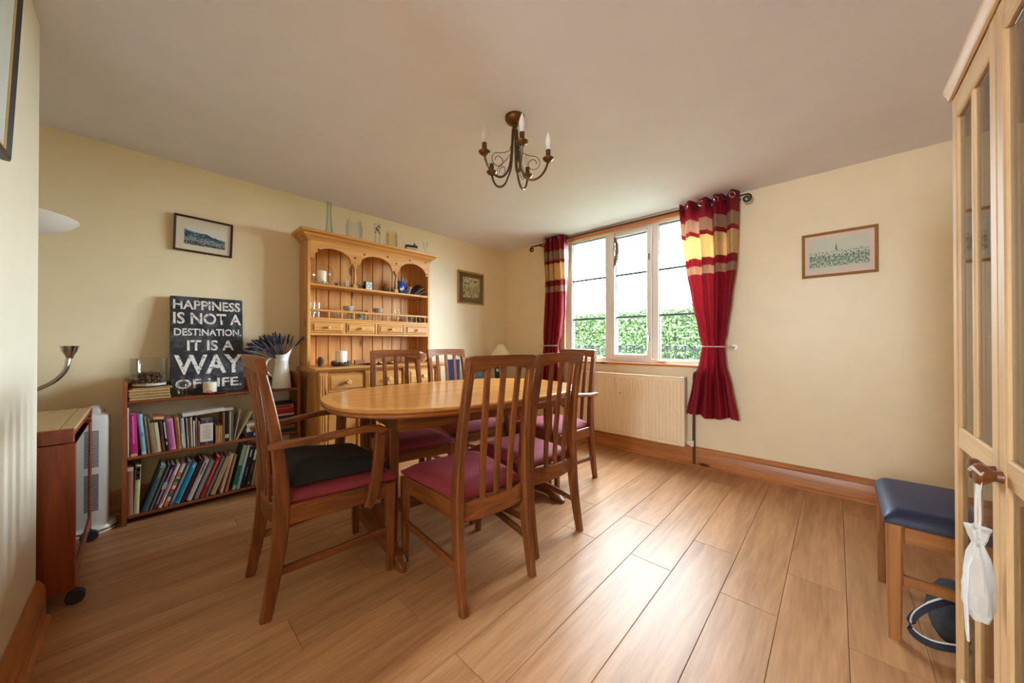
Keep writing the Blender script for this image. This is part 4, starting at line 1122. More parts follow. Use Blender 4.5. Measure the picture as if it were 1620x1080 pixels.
# wicker hanging and sill things
hg = thing('wicker_hanging', 'long woven twig decoration hanging from pink ribbon in the window', 'decoration', (1.560, -.03, 1.81))
TW = plain('pale_twig', (128, 104, 88), .8, noise=.3, nscale=40)
rt = random.Random(4)
for k in range(16):
    pts = []
    bul = rt.uniform(.15, 1.0); ph = rt.uniform(0, 2 * PI)
    for j in range(13):
        f = j / 12; zz = .30 * (1 - f)
        env = math.sin(PI * min(1, .08 + f * .9)) ** .8
        pts.append((.006 + env * bul * .052 + .004 * math.sin(ph + 6 * f), .018 * env * math.sin(ph + 3 * f), zz))
    obj('twig', G().tube(pts, .0030, 5), TW, hg)
g = G()
for k in range(12):
    z = .03 + .02 * k; env = math.sin(PI * min(1, .08 + (1 - z / .3) * .9)) ** .8
    g.tube([(.005 + .027 * env + .03 * env * math.cos(a * PI / 5), .018 * env * math.sin(a * PI / 5), z + .006 * math.sin(a + k)) for a in range(10)], .0024, 4, True)
obj('weave', g, TW, hg)
obj('ribbon', G().sweep([(.02, -.002, .295), (.02, -.002, .34), (.018, -.001, .385), (.018, .0, .40)], (.007, .0012)), plain('pink_ribbon', (226, 160, 140), .5), hg)
obj('hook', G().tube([(.018, 0, .4), (.018, .002, .415), (.018, .0075, .41)], .002, 6), BRASSY, hg)
SZ = WZ0 + .018
pot = thing('figurine_pot', 'small cream pot with black and white ornament on the window sill', 'ornament', (1.33, .0, SZ + .0005))
obj('pot', G().lathe([(0, 0), (.020, 0), (.027, .030), (.025, .031), (.018, .004), (0, .004)], n=20), plain('cream_pot', (206, 182, 130), .5), pot)
g = G()
for dx, dy, dz in ((-.016, 0, .042), (.004, -.005, .048), (.020, .002, .042)): g.ball((dx, dy, dz), .014, 10)
obj('ornament', g, plain('white_black_ornament', (210, 204, 196), .4, noise=.8, nscale=45), pot)
g = G(); rs_ = random.Random(9)
for k in range(16): g.ball((rs_.uniform(-.045, .05), rs_.uniform(-.015, .015), .008 + rs_.uniform(0, .020) * (1 - abs(k - 8) / 12)), rs_.uniform(.008, .014), 8, (1.5, 1, .7))
tag(obj('shell_ornament', g, plain('pale_shell', (206, 178, 140), .5, noise=.3, nscale=40), None, (2.045, -.005, SZ + .003)), 'low knobbly pale shell ornament on the window sill by the third pane', 'ornament')

# ================================================================== PICTURES
def print_mat(name, paper, cols, seed, horizon=.5, kind='hills', sc=1.0):
    m, nt, b = newmat(name); N = nt.nodes; L = nt.links
    tc = N.new('ShaderNodeTexCoord'); sp = N.new('ShaderNodeSeparateXYZ'); L.new(tc.outputs['UV'], sp.inputs[0])
    def noise(scale, sx, sy, det=4, w=0.):
        mp = N.new('ShaderNodeMapping'); mp.inputs['Scale'].default_value = (sx, sy, 1); mp.inputs['Location'].default_value = (seed + w, seed * .7 + w, 0)
        L.new(tc.outputs['UV'], mp.inputs[0]); n = N.new('ShaderNodeTexNoise'); n.inputs['Scale'].default_value = scale; n.inputs['Detail'].default_value = det
        L.new(mp.outputs[0], n.inputs['Vector']); return n.outputs['Fac']
    def mth(op, a, b2):
        q = N.new('ShaderNodeMath'); q.operation = op
        for i, v in enumerate((a, b2)):
            if isinstance(v, (int, float)): q.inputs[i].default_value = v
            else: L.new(v, q.inputs[i])
        return q.outputs[0]
    def mix(f, a, b2):
        q = N.new('ShaderNodeMix'); q.data_type = 'RGBA'
        L.new(f, q.inputs[0])
        for i, v in ((6, a), (7, b2)):
            if isinstance(v, tuple): q.inputs[i].default_value = v
            else: L.new(v, q.inputs[i])
        return q.outputs[2]
    col = lin(paper); x, y = sp.outputs[0], sp.outputs[1]
    if kind == 'hills':
        for k, (c, base, amp) in enumerate(cols):
            prof = mth('ADD', mth('MULTIPLY', noise(2.2 + k, 1, 0, 3, k * 3.), amp), base)
            prof = mth('SUBTRACT', prof, mth('MULTIPLY', x, .35 if k < 2 else .1))
            msk = mth('GREATER_THAN', prof, y)
            tex = mth('GREATER_THAN', noise(5 + 2 * k, 2, 1.4, 5, k), .40 + .03 * k)
            col = mix(mth('MULTIPLY', msk, tex), col, lin(c))
    else:
        for k, (c, y0, y1, thr) in enumerate(cols):
            msk = mth('MULTIPLY', mth('GREATER_THAN', y, y0), mth('LESS_THAN', mth('ADD', y, mth('MULTIPLY', noise(14, 1, .2, 2, k), .25)), y1 + .12))
            tex = mth('GREATER_THAN', noise((14 + 9 * k) * sc, 1.8, 1, 5, k * 2.), thr)
            col = mix(mth('MULTIPLY', msk, tex), col, lin(c))
    if isinstance(col, tuple): b.inputs['Base Color'].default_value = col
    else: L.new(col, b.inputs['Base Color'])
    b.inputs['Roughness'].default_value = .6
    return m
def uvquad(g_pts, name, mat, parent):
    me = bpy.data.meshes.new(name); me.from_pydata(g_pts, [], [(0, 1, 2, 3)])
    uv = me.uv_layers.new(name='UVMap')
    for i, c in enumerate(((0, 0), (1, 0), (1, 1), (0, 1))): uv.data[i].uv = c
    me.materials.append(mat); o = bpy.data.objects.new(name, me); COL.objects.link(o); o.parent = parent; return o
def picture(name, label, loc, rot, w, h, fr, fmat, mount, ins, pmat, dep=.018, inner=None):
    """local x across, z up, facing local -y"""
    t = thing(name, label, 'picture', loc, rot=rot)
    g = G()
    def member(a, b, c, d):   # mitred frame members with a sloping face
        pass
    o_ = [(-w / 2, 0), (w / 2, 0), (w / 2, h), (-w / 2, h)]
    i_ = [(-w / 2 + fr, fr), (w / 2 - fr, fr), (w / 2 - fr, h - fr), (-w / 2 + fr, h - fr)]
    g.rings([[(a, 0, b) for a, b in o_], [(a, -dep, b) for a, b in o_], [(a + (c - a) * .3, -dep - .003, b + (d - b) * .3) for (a, b), (c, d) in zip(o_, i_)], [(a, -dep + .006, b) for a, b in i_], [(a, 0, b) for a, b in i_]], close=True)
    obj('frame', g, fmat, t, smooth=False)
    if inner:
        g = G(); j_ = [(-w / 2 + fr + .007, fr + .007), (w / 2 - fr - .007, fr + .007), (w / 2 - fr - .007, h - fr - .007), (-w / 2 + fr + .007, h - fr - .007)]
        g.rings([[(a, -.008, b) for a, b in i_], [(a, -dep + .004, b) for a, b in i_], [(a, -dep + .007, b) for a, b in j_], [(a, -.008, b) for a, b in j_]], close=True); obj('slip', g, inner, t, smooth=False)
    obj('mount', G().ext((-w / 2 + fr * .8, -.007, fr * .8), (w / 2 - fr * .8, -.004, h - fr * .8)), plain('mount_%d_%d_%d' % mount, mount, .8), t)
    l, r, b_, t_ = ins
    uvquad([(-w / 2 + l, -.0074, b_), (w / 2 - r, -.0074, b_), (w / 2 - r, -.0074, h - t_), (-w / 2 + l, -.0074, h - t_)], 'print', pmat, t)
    obj('glass', G().rings([[(-w / 2 + fr, -.0098, fr), (w / 2 - fr, -.0098, fr)], [(-w / 2 + fr, -.0098, h - fr), (w / 2 - fr, -.0098, h - fr)]], caps=False, wrap=False), PGLASS, t, smooth=False)
    return t
DARKF = plain('dark_mahogany_frame', (66, 34, 22), .3)
P1 = print_mat('mountain_print', (222, 220, 210), [((120, 150, 166), .62, .45), ((56, 80, 98), .50, .55), ((150, 160, 162), .18, .5), ((40, 54, 64), .0, .45)], 2.3)
picture('framed_picture', 'dark framed mountain print on the left wall above the word canvas', (.001, -2.982, 1.665), (R(2.2), R(1.2), R(90)), .305, .238, .012, DARKF, (224, 214, 196), (.052, .04, .05, .06), P1)
BRN = plain('brown_inlaid_frame', (104, 74, 46), .35)
P2 = print_mat('pastoral_print', (206, 196, 150), [((120, 112, 60), .0, .45, .52), ((60, 56, 34), .45, .95, .55), ((150, 140, 84), .2, .6, .5), ((84, 70, 46), .0, .3, .58)], 5.1, kind='town', sc=.35)
picture('framed_picture', 'small brown framed landscape on left wall between dresser and corner', (.001, -.579, 1.515), (0, 0, R(90)), .40, .385, .016, plain('gilt_edge', (190, 146, 78), .4), (104, 78, 50), (.075, .06, .075, .07), P2)
P3 = print_mat('church_spire_print', (206, 212, 198), [((120, 150, 130), .12, .50, .50), ((60, 96, 96), .34, .62, .56), ((84, 120, 90), .1, .4, .56), ((40, 66, 66), .15, .5, .64)], 8.4, kind='town')
pc3 = picture('framed_picture', 'oak framed green print of a church spire on the window wall', (3.21, -.001, 1.513), (0, 0, 0), .382, .310, .017, plain('oak_frame', (164, 114, 56), .4), (226, 208, 196), (.040, .040, .045, .050), P3)
g = G(); g.prism([(-.004, .18), (.004, .18), (.001, .225), (-.001, .225)], lambda a, b, t: (a - .01, t, b), -.0078, -.0076); obj('spire', g, plain('spire_print', (60, 84, 84), .7), pc3)
P4 = print_mat('pale_watercolour', (200, 208, 196), [((150, 160, 130), .2, .4), ((120, 130, 100), .1, .3)], 3.7)
picture('framed_picture', 'large black and gilt framed picture on the window-lit wall at the left edge', (1.80, YF + .001, 1.552), (R(2.2), 0, R(180)), .56, .72, .022, plain('black_frame', (34, 30, 28), .35), (204, 206, 198), (.10, .10, .11, .11), P4, .014, plain('gilt_slip', (206, 170, 96), .35, metal=.4))

# ================================================================== CHANDELIER
ch = thing('chandelier', 'five-armed bronze candle chandelier hanging from the ceiling', 'chandelier', (1.952, -1.922, H))
obj('ceiling_rose', G().lathe([(0, 0), (.052, 0), (.052, -.012), (.046, -.024), (.03, -.036), (.012, -.042), (0, -.042)], n=28), BRASSY, ch)
obj('stem', G().cyl((0, 0, -.04), (0, 0, -.075), .014, n=12), BRASSD, ch)
fwd = Vector((-math.sin(R(43.05)), math.cos(R(43.05)), 0)); rgt = Vector((math.cos(R(43.05)), math.sin(R(43.05)), 0))
for k in range(5):
    th = R(11 + 72 * k)
    d = -fwd * math.cos(th) + rgt * math.sin(th)
    az = math.atan2(d.y, d.x)
    # local plane: r along d
    P_ = lambda r, z: (d.x * r, d.y * r, z)
    arm = G(); pts = [(.012, -.07), (.016, -.14), (.022, -.22), (.036, -.285), (.064, -.328), (.098, -.340), (.135, -.325), (.162, -.29), (.176, -.25)]
    sm = []
    for i in range(len(pts) - 1):
        q = [pts[max(0, i - 1)], pts[i], pts[i + 1], pts[min(len(pts) - 1, i + 2)]]
        for f in (0, .25, .5, .75):
            sm.append(tuple(.5 * (2 * q[1][c] + (q[2][c] - q[0][c]) * f + (2 * q[0][c] - 5 * q[1][c] + 4 * q[2][c] - q[3][c]) * f * f + (3 * q[1][c] - q[0][c] - 3 * q[2][c] + q[3][c]) * f ** 3) for c in (0, 1)))
    sm.append(pts[-1])
    arm.tube([P_(a, b) for a, b in sm], .006, 8); a_ = obj('arm', arm, BRASSD, ch)
    c0 = P_(.177, 0)
    obj('drip_pan', G().lathe([(0, -.250), (.012, -.250), (.026, -.240), (.030, -.232), (.028, -.231), (.012, -.238), (0, -.238)], (c0[0], c0[1], 0), 20), BRASSY, a_)
    obj('candle_tube', G().lathe([(0, -.238), (.0125, -.238), (.0125, -.188), (0, -.188)], (c0[0], c0[1], 0), 16), BRASSD, a_)
    bu = obj('bulb', G().lathe([(.011, -.170), (.0165, -.155), (.0165, -.140), (.011, -.118), (.004, -.100), (.0008, -.094)], (c0[0], c0[1], 0), 16, caps=False), BULB, ch)
    obj('bulb_collar', G().lathe([(0, -.188), (.012, -.188), (.0125, -.168), (0, -.166)], (c0[0], c0[1], 0), 14), CERAM, bu)
    if k % 1 == 0:
        g = G(); pts = [(.014, -.085), (.018, -.14), (.03, -.185), (.06, -.205), (.095, -.215)]
        for j in range(24):
            an = R(90) - j * R(20); rr_ = .040 * (1 - j / 40)
            pts.append((.098 + rr_ * math.cos(an), -.262 + rr_ * math.sin(an) + .007))
        g.tube([P_(a, b) for a, b in pts], .0018, 6); obj('scroll', g, IRON, ch)

# ================================================================== CORNER: WICKER CHEST AND THINGS ON IT
m, nt, b = newmat('wicker_weave')
tc = nt.nodes.new('ShaderNodeTexCoord'); wv = nt.nodes.new('ShaderNodeTexChecker'); wv.inputs['Scale'].default_value = 55
wv.inputs['Color1'].default_value = lin((206, 166, 100)); wv.inputs['Color2'].default_value = lin((150, 108, 56))
nt.links.new(tc.outputs['Object'], wv.inputs['Vector']); nt.links.new(wv.outputs[0], b.inputs['Base Color']); b.inputs['Roughness'].default_value = .6
bp = nt.nodes.new('ShaderNodeBump'); bp.inputs['Strength'].default_value = .5; bp.inputs['Distance'].default_value = .005; nt.links.new(wv.outputs['Fac'], bp.inputs['Height']); nt.links.new(bp.outputs[0], b.inputs['Normal'])
WICKER = m
CT = .605
ck = thing('wicker_chest', 'golden wicker chest in the room corner under lamp and speaker', 'chest', (.04, -1.16, 0))
obj('body', G().ext((0, 0, .03), (.36, .98, .56), .01), WICKER, ck); obj('lid', G().ext((-.0, -.01, .562), (.37, .99, CT), .008), WICKER, ck)
for xx in (.02, .34):
    for yy in (.02, .96): obj('foot', G().ext((xx - .015, yy - .015, 0), (xx + .015, yy + .015, .032)), PINE_KNOB, ck)
tl = thing('table_lamp', 'small table lamp with cream cone shade on the wicker chest', 'lamp', (.235, -.30, CT + .0005))
obj('lamp_shade', G().lathe([(.028, .432), (.034, .432), (.10, .335), (.135, .275), (.132, .275), (.028, .43)], n=36, caps=False), plain('cream_shade', (240, 226, 190), .8), tl)
g = G(); g.lathe([(0, 0), (.06, 0), (.06, .008), (.01, .014), (0, .014)], n=24); g.cyl((0, 0, .01), (0, 0, .43), .006, n=8); obj('base', g, IRON, tl)
for k in range(4):
    a = k * PI / 2 + .4; g = G()
    g.tube([((.01 + .055 * math.sin(PI * j / 10)) * math.cos(a), (.01 + .055 * math.sin(PI * j / 10)) * math.sin(a), .02 + .21 * j / 10) for j in range(11)], .003, 6); obj('wire_loop', g, IRON, tl)
obj('shade_fitting', G().tube([(.028 * math.cos(2 * PI * j / 12), .028 * math.sin(2 * PI * j / 12), .43) for j in range(12)], .002, 5, True), IRON, tl)
sp = thing('speaker', 'black rounded speaker with grey cone on the wicker chest', 'speaker', (.25, -.66, CT + .0005), R(-38))
obj('case', G().rings([rr_ring(.05, .075, .02, .0), rr_ring(.055, .082, .025, .01), rr_ring(.055, .082, .025, .165), rr_ring(.045, .072, .02, .178)]), BLACK, sp)
obj('cone', G().lathe([(.058, .0555), (.056, .0575), (.04, .0565), (.012, .0560), (0, .0560)], (0, 0, .09), 28, 'X'), plain('speaker_grey', (86, 96, 104), .4), sp)
obj('cone_ring', G().lathe([(.060, .055), (.060, .0585), (.057, .0585), (.057, .055)], (0, 0, .09), 28, 'X', caps=False), CHROME, sp)
obj('centre_cap', G().ball((.058, 0, .09), .009, 10), CHROME, sp)
fo = obj('box_file', G().box((0, 0, .135), (.045, .14, .27), .003), plain('navy_card', (34, 48, 92), .5), None, (.185, -.985, CT + .0005), (0, 0, R(-20))); tag(fo, 'navy blue box file standing on the chest next to the dresser', 'file')
ph = thing('cordless_phone', 'black cordless phone standing in its base between speaker and lamp', 'phone', (.30, -.43, CT + .0005), R(-30))
obj('cradle', G().box((0, 0, .018), (.10, .10, .034), .008), BLACK, ph); obj('handset', G().box((-.01, 0, .11), (.03, .05, .16), .008, Euler((0, R(-12), 0))), BLACK, ph); obj('display', G().box((.012, 0, .13), (.004, .03, .03), .001, Euler((0, R(-12), 0))), plain('pale_display', (190, 196, 200), .3), ph)

# ================================================================== ON THE DRESSER
def vessel(name, label, cat, loc, prof, mat, n=24, group=None, s=1.0):
    o = obj(name, G().lathe([(r * s, z * s) for r, z in prof], n=n, caps=False), mat, None, loc)
    return tag(o, label, cat, group)
TOPZ = 1.9325
GT = 'glassware along the top of the dresser'
vessel('bottle_vase', 'tall thin green glass bottle vase at left end of dresser top', 'vase', (.13, -2.215, TOPZ), [(0, 0), (.034, 0), (.034, .01), (.022, .09), (.017, .20), (.0165, .285), (.020, .290), (.0175, .290), (.0145, .285), (.015, .2), (.02, .09), (.031, .012), (0, .01)], GGLASS, 20, GT)
vessel('storage_jar', 'wide clear glass sweet jar with neck, second on dresser top', 'jar', (.13, -2.01, TOPZ), [(0, 0), (.058, 0), (.064, .01), (.066, .05), (.068, .12), (.064, .148), (.056, .160), (.056, .172), (.062, .176), (.062, .182), (.053, .182), (.053, .160), (.061, .146), (.065, .12), (.062, .01), (0, .006)], JGLASS, 32, GT)
gv = thing('glass_vase', 'slim clear vase with dark petals inside, third on dresser top', 'vase', (.13, -1.80, TOPZ), group=GT)
obj('vase_body', G().lathe([(0, 0), (.024, 0), (.024, .16), (.03, .165), (.028, .20), (.02, .215), (.018, .212), (.026, .198), (.027, .168), (.021, .16), (.021, .008), (0, .006)], n=20, caps=False), JGLASS, gv)
g = G(); rv = random.Random(2)
for k in range(9): g.ball((rv.uniform(-.012, .012), rv.uniform(-.014, .014), .125 + .008 * k), .008, 8, (1.2, 1, .6))
obj('petals', g, plain('dark_petals', (60, 24, 24), .7, noise=.5, nscale=60), gv)
vessel('amber_vase', 'straight amber-tinted glass vase right of the petal vase', 'vase', (.14, -1.665, TOPZ), [(0, 0), (.044, 0), (.05, .01), (.052, .12), (.047, .152), (.049, .156), (.046, .156), (.049, .12), (.047, .012), (0, .008)], AMBER, 28, GT)
mh = thing('model_cottage', 'little model cottage with dark roof on the dresser top', 'ornament', (.15, -1.465, TOPZ), R(-20))
obj('walls', G().box((0, 0, .028), (.05, .095, .055), .002), plain('cottage_white', (220, 206, 182), .6), mh)
obj('roof', G().prism([(-.034, .052), (.034, .052), (.012, .078), (-.012, .078)], lambda a, b, t: (a, t, b), -.056, .056), plain('cottage_roof', (40, 42, 40), .7), mh)
obj('chimney', G().box((0, .03, .085), (.016, .016, .03), .001), plain('cottage_brick', (150, 96, 66), .7), mh)
vessel('flared_vase', 'clear flared glass vase at right end of the dresser top', 'vase', (.14, -1.30, TOPZ), [(0, 0), (.036, 0), (.036, .004), (.012, .03), (.010, .06), (.022, .12), (.03, .15), (.028, .15), (.02, .12), (.007, .06), (0, .04)], JGLASS, 24, GT)
# arch shelf
AZ = 1.5235
fb = thing('globe_vase', 'round glass globe with a white candle inside, in the left arch', 'bowl', (.11, -2.265, AZ))
prof = [(.035, 0)] + [(.092 * math.sin(R(a)), .092 - .0 - .092 * math.cos(R(a)) + .0) for a in range(26, 148, 8)]
obj('globe', G().lathe(prof, n=36, caps=False), JGLASS, fb); obj('candle', G().lathe([(0, .012), (.036, .012), (.036, .115), (.03, .12), (0, .116)], n=24), WAX, fb)
g = G()
for k in range(8): g.ball((.045 * math.cos(k * .8), .045 * math.sin(k * .8), .022), .010, 8)
obj('pebbles', g, plain('white_pebble', (206, 196, 184), .5, noise=.3, nscale=30), fb)
GA = 'small ornaments on the arched shelf'
def blob(label, name, y, h, mat, x=.15, group=GA, z=AZ, seed=1, cat='ornament', n=4, wd=.014):
    g = G(); r_ = random.Random(seed)
    g.ball((0, 0, h * .3), h * .30, 12, (1, 1.1, 1))
    for k in range(n): g.ball((r_.uniform(-.4, .4) * wd, r_.uniform(-1, 1) * wd, h * (.45 + .5 * (k + 1) / n) - h * .12), h * .17, 10)
    return tag(obj(name, g, mat, None, (x, y, z)), label, cat, group)
blob('tiny black and white animal ornament right of the glass globe', 'animal_ornament', -2.162, .034, plain('black_white', (60, 56, 54), .5, noise=.9, nscale=60), seed=3)
vessel('tumbler', 'small etched glass tumbler beside the black and white animal ornament', 'glass', (.12, -2.105, AZ), [(0, 0), (.022, 0), (.028, .05), (.027, .05), (.021, .004), (0, .004)], JGLASS, 20, GA)
vessel('spice_bottle', 'small clear bottle standing left of the left turned column', 'bottle', (.13, -2.062, AZ), [(0, 0), (.014, 0), (.014, .045), (.008, .052), (.008, .066), (0, .066)], JGLASS, 16, GA)
blob('grey sprig ornament just right of the left turned column', 'sprig_ornament', -1.993, .05, plain('grey_green', (110, 108, 96), .6, noise=.5, nscale=60), seed=6, x=.14)
tag(obj('wooden_box', G().box((0, 0, .02), (.05, .05, .04), .003), plain('dark_box', (70, 34, 22), .5), None, (.10, -1.945, AZ)), 'small dark brown wooden box left of the clock', 'box')
ck_ = thing('desk_clock', 'small square desk clock with white face in the middle arch', 'clock', (.13, -1.868, AZ), R(0))
obj('case', G().ext((-.03, -.048, 0), (.012, .030, .078), .002), plain('bronze_case', (74, 62, 44), .4, metal=.3), ck_)
obj('face', G().ext((.012, -.040, .008), (.0135, .012, .072), .0005), plain('clock_face', (236, 234, 228), .5), ck_)
g = G(); g.lathe([(.021, .0135), (.021, .0145), (.017, .0145), (.017, .0135)], (0, -.014, .040), 24, 'X', caps=False); g.ext((.0138, -.0155, .038), (.0148, -.0005, .042)); g.ext((.0138, -.0165, .0385), (.0148, -.0135, .053)); obj('dial', g, plain('clock_ring', (70, 78, 92), .5), ck_)
blob('dried flower ornament left of the right turned column', 'dried_flower', -1.715, .075, plain('dried_brown', (130, 92, 58), .7, noise=.5, nscale=60), seed=8, x=.12, n=6, wd=.02)
vessel('shot_glass', 'little green glass behind the right turned column', 'glass', (.11, -1.672, AZ), [(0, 0), (.014, 0), (.017, .04), (.016, .04), (.013, .004), (0, .004)], GGLASS, 16, GA)
bj = thing('blue_jar', 'cobalt blue handled jar full of pens in the right arch', 'jar', (.125, -1.575, AZ))
obj('jar_body', G().lathe([(0, 0), (.034, 0), (.042, .012), (.052, .045), (.053, .07), (.044, .098), (.038, .105), (.040, .116), (.044, .118), (.038, .118), (.034, .105), (.038, .098), (.047, .07), (.03, .01), (0, .008)], n=32, caps=False), plain('cobalt_glaze', (28, 66, 160), .2, noise=.2, nscale=10), bj)
obj('handle', G().tube([(0.01, .036, .104), (.012, .062, .098), (.012, .070, .07), (.012, .052, .045)], .006, 8), plain('cobalt_glaze', (28, 66, 160)), bj)
g = G(); g.ext((.0495, -.024, .028), (.0530, -.008, .05), .001); g.ext((.0485, -.012, .036), (.0535, .014, .046), .001); g.ext((.046, -.010, .02), (.0505, -.002, .03), .001); obj('painted_motif', g, plain('cream_motif', (226, 206, 150), .5), bj)
for k in range(7):
    a = k * .9; c_ = [(206, 70, 60), (230, 220, 200), (40, 40, 44), (200, 160, 90), (226, 226, 226), (200, 120, 110), (60, 90, 150)][k]
    tag(obj('pen', G().cyl((.125 + .012 * math.cos(a), -1.575 + .012 * math.sin(a), AZ + .03), (.125 + .030 * math.cos(a), -1.575 + .030 * math.sin(a), AZ + .145 + .012 * (k % 3)), .004, n=8), plain('pen_%d' % k, c_, .4)), '%s pen standing in the cobalt blue jar in the right arch' % ['red', 'cream', 'black', 'tan', 'white', 'dusty pink', 'steel blue'][k], 'pen', 'pens in the blue jar')
GL2 = 'slim leaning booklets in the right arch'
for k in range(6):
    c_ = [(230, 222, 214), (40, 36, 40), (44, 52, 66), (214, 176, 160), (60, 44, 56), (196, 190, 182)][k]
    lab = ['white booklet leaning right of the blue jar, first of the leaning row', 'black booklet leaning second right of the blue jar', 'slate booklet leaning third right of the blue jar', 'salmon booklet leaning fourth right of the blue jar', 'plum booklet leaning fifth right of the blue jar', 'grey-white booklet leaning last, nearest the dresser side'][k]
    ln = [18, 42, 46, 54, 58, 64][k]; y = [-1.512, -1.486, -1.470, -1.452, -1.436, -1.420][k]; hh = [.075, .14, .13, .125, .115, .10][k]
    book(lab, y, y + .008, hh, ln, AZ, c_, depth=.09, group=GL2, x=.185, name='booklet')
# gallery shelf
GZ = 1.2535
GG = 'glasses and bowls behind the gallery rail'
TUM = [(0, 0), (.019, 0), (.024, .125), (.0225, .125), (.0175, .004), (0, .004)]
vessel('highball_glass', 'tall clear highball glass at left end of gallery shelf', 'glass', (.12, -2.335, GZ), TUM, JGLASS, 20, GG)
vessel('highball_glass', 'tall clear highball glass second from left on gallery shelf', 'glass', (.10, -2.292, GZ), TUM, JGLASS, 20, GG)
WG = [(0, 0), (.022, 0), (.022, .003), (.004, .006), (.004, .030), (.016, .04), (.021, .058), (.019, .078), (.018, .078), (.019, .058), (.003, .036), (0, .034)]
vessel('small_glass', 'small stemmed glass behind the third gallery spindle', 'glass', (.13, -2.158, GZ), WG, JGLASS, 18, GG, .8)
vessel('small_glass', 'small stemmed glass right beside its twin on gallery shelf', 'glass', (.13, -2.118, GZ), WG, JGLASS, 18, GG, .8)
vessel('small_glass', 'single small stemmed glass beside the left pottery goblet', 'glass', (.155, -2.030, GZ), WG, JGLASS, 18, GG, .75)
BOWL = [(0, 0), (.020, 0), (.022, .006), (.036, .028), (.042, .050), (.040, .050), (.034, .028), (.018, .008), (0, .006)]
POT = plain('speckled_pottery', (170, 168, 152), .45, noise=.4, nscale=40)
PDK = plain('dark_stoneware', (58, 50, 44), .5, noise=.3, nscale=40)
GOB = [(0, 0), (.026, 0), (.026, .004), (.008, .010), (.007, .046), (.012, .056), (.030, .066), (.040, .085), (.043, .112), (.041, .112), (.037, .086), (.026, .072), (0, .066)]
vessel('pottery_goblet', 'grey pottery goblet left of the brown bird ornament', 'goblet', (.125, -2.055, GZ), GOB, POT, 24, GG)
blob('tiny brown bird ornament between the two pottery goblets', 'bird_ornament', -1.912, .085, plain('bird_brown', (132, 88, 62), .6, noise=.4, nscale=60), z=GZ, seed=4, group=GG, x=.14)
vessel('pottery_mug', 'black and white patterned mug behind the middle of the gallery', 'mug', (.15, -1.905, GZ) if False else (.155, -1.965, GZ), [(0, 0), (.026, 0), (.029, .02), (.029, .046), (.026, .046), (.025, .006), (0, .006)], plain('patterned_mug', (150, 150, 144), .4, noise=.9, nscale=50), 22, GG)
vessel('pottery_goblet', 'grey pottery goblet right of the brown bird ornament', 'goblet', (.125, -1.79, GZ), GOB, POT, 24, GG)
vessel('small_glass', 'small stemmed glass beside the right pottery goblet', 'glass', (.165, -1.835, GZ), WG, JGLASS, 18, GG, .75)
CHM = [(0, 0), (.022, 0), (.022, .003), (.010, .02), (.013, .05), (.007, .085), (.012, .12), (.011, .12), (.006, .085), (.011, .05), (0, .02)]
vessel('candle_stick', 'clear glass candlestick, left one of the pair on gallery shelf', 'candlestick', (.13, -1.622, GZ), CHM, JGLASS, 16, GG)
vessel('candle_stick', 'clear glass candlestick, right one of the pair on gallery shelf', 'candlestick', (.13, -1.580, GZ), CHM, JGLASS, 16, GG)
blob('pinkish glass ornament at the foot of the two candlesticks', 'glass_ornament', -1.555, .045, plain('pink_grey', (190, 160, 160), .3), z=GZ, seed=12, group=GG, x=.165)
vessel('small_bowl', 'patterned small bowl near the right end of gallery shelf', 'bowl', (.14, -1.465, GZ), BOWL, plain('patterned_mug', (150, 150, 144)), 22, GG, .9)
vessel('dark_jar', 'dark purple lidded jar at the right end of gallery shelf', 'jar', (.14, -1.385, GZ), [(0, 0), (.026, 0), (.034, .02), (.034, .04), (.026, .055), (.028, .058), (.01, .066), (0, .068)], plain('dark_purple_glaze', (46, 32, 44), .3, noise=.5, nscale=60), 22, GG)
# worktop of the dresser
WZ = .8645
pcn = thing('pine_cone', 'brown pine cone at the left end of the dresser worktop', 'pine cone', (.27, -2.325, WZ))
CONE = plain('pine_cone_scale', (74, 56, 44), .7, noise=.4, nscale=60)
g = G(); g.lathe([(0, 0), (.014, .003), (.020, .03), (.014, .055), (.004, .075), (0, .078)], n=12); obj('core', g, CONE, pcn)
g = G(); g.prism([(-.009, 0), (.009, 0), (.006, .014), (0, .018), (-.006, .014)], lambda a, b, t: (.008 + b, a, t + b * .35), 0, .003); scm = g.mesh('scale')
for lv_ in range(8):
    for k in range(8):
        o = obj('scale', scm, CONE, pcn, (0, 0, .006 + .009 * lv_), (0, 0, 2 * PI * (k + .5 * (lv_ % 2)) / 8)); s_ = 1.15 * math.sin(PI * (lv_ + 1.4) / 9.6) + .12; o.scale = (s_, s_, 1)
cw = thing('candle_wreath', 'pine cone wreath ring around the white candle on dresser worktop', 'wreath', (.26, -2.165, WZ))
g = G(); rw = random.Random(6)
g.tube([(.062 * math.cos(2 * PI * i / 24), .062 * math.sin(2 * PI * i / 24), .014) for i in range(24)], .012, 8, True); obj('ring', g, plain('wreath_twig', (92, 70, 50), .8, noise=.4, nscale=60), cw)
wmat = [CONE, plain('wreath_moss', (96, 104, 78), .8), plain('wreath_berry', (110, 50, 40), .5)]
for k in range(26):
    a = 2 * PI * k / 26 + rw.uniform(-.1, .1); r_ = .062 + rw.uniform(-.012, .014)
    obj(['cone_bit', 'moss_tuft', 'berry'][k % 3], G().ball((r_ * math.cos(a), r_ * math.sin(a), .022 + rw.uniform(0, .012)), rw.uniform(.009, .014), 8, (1, 1, .8)), wmat[k % 3], cw)
c2 = thing('pillar_candle', 'thick white pillar candle inside the cone wreath on the dresser', 'candle', (.26, -2.165, WZ))
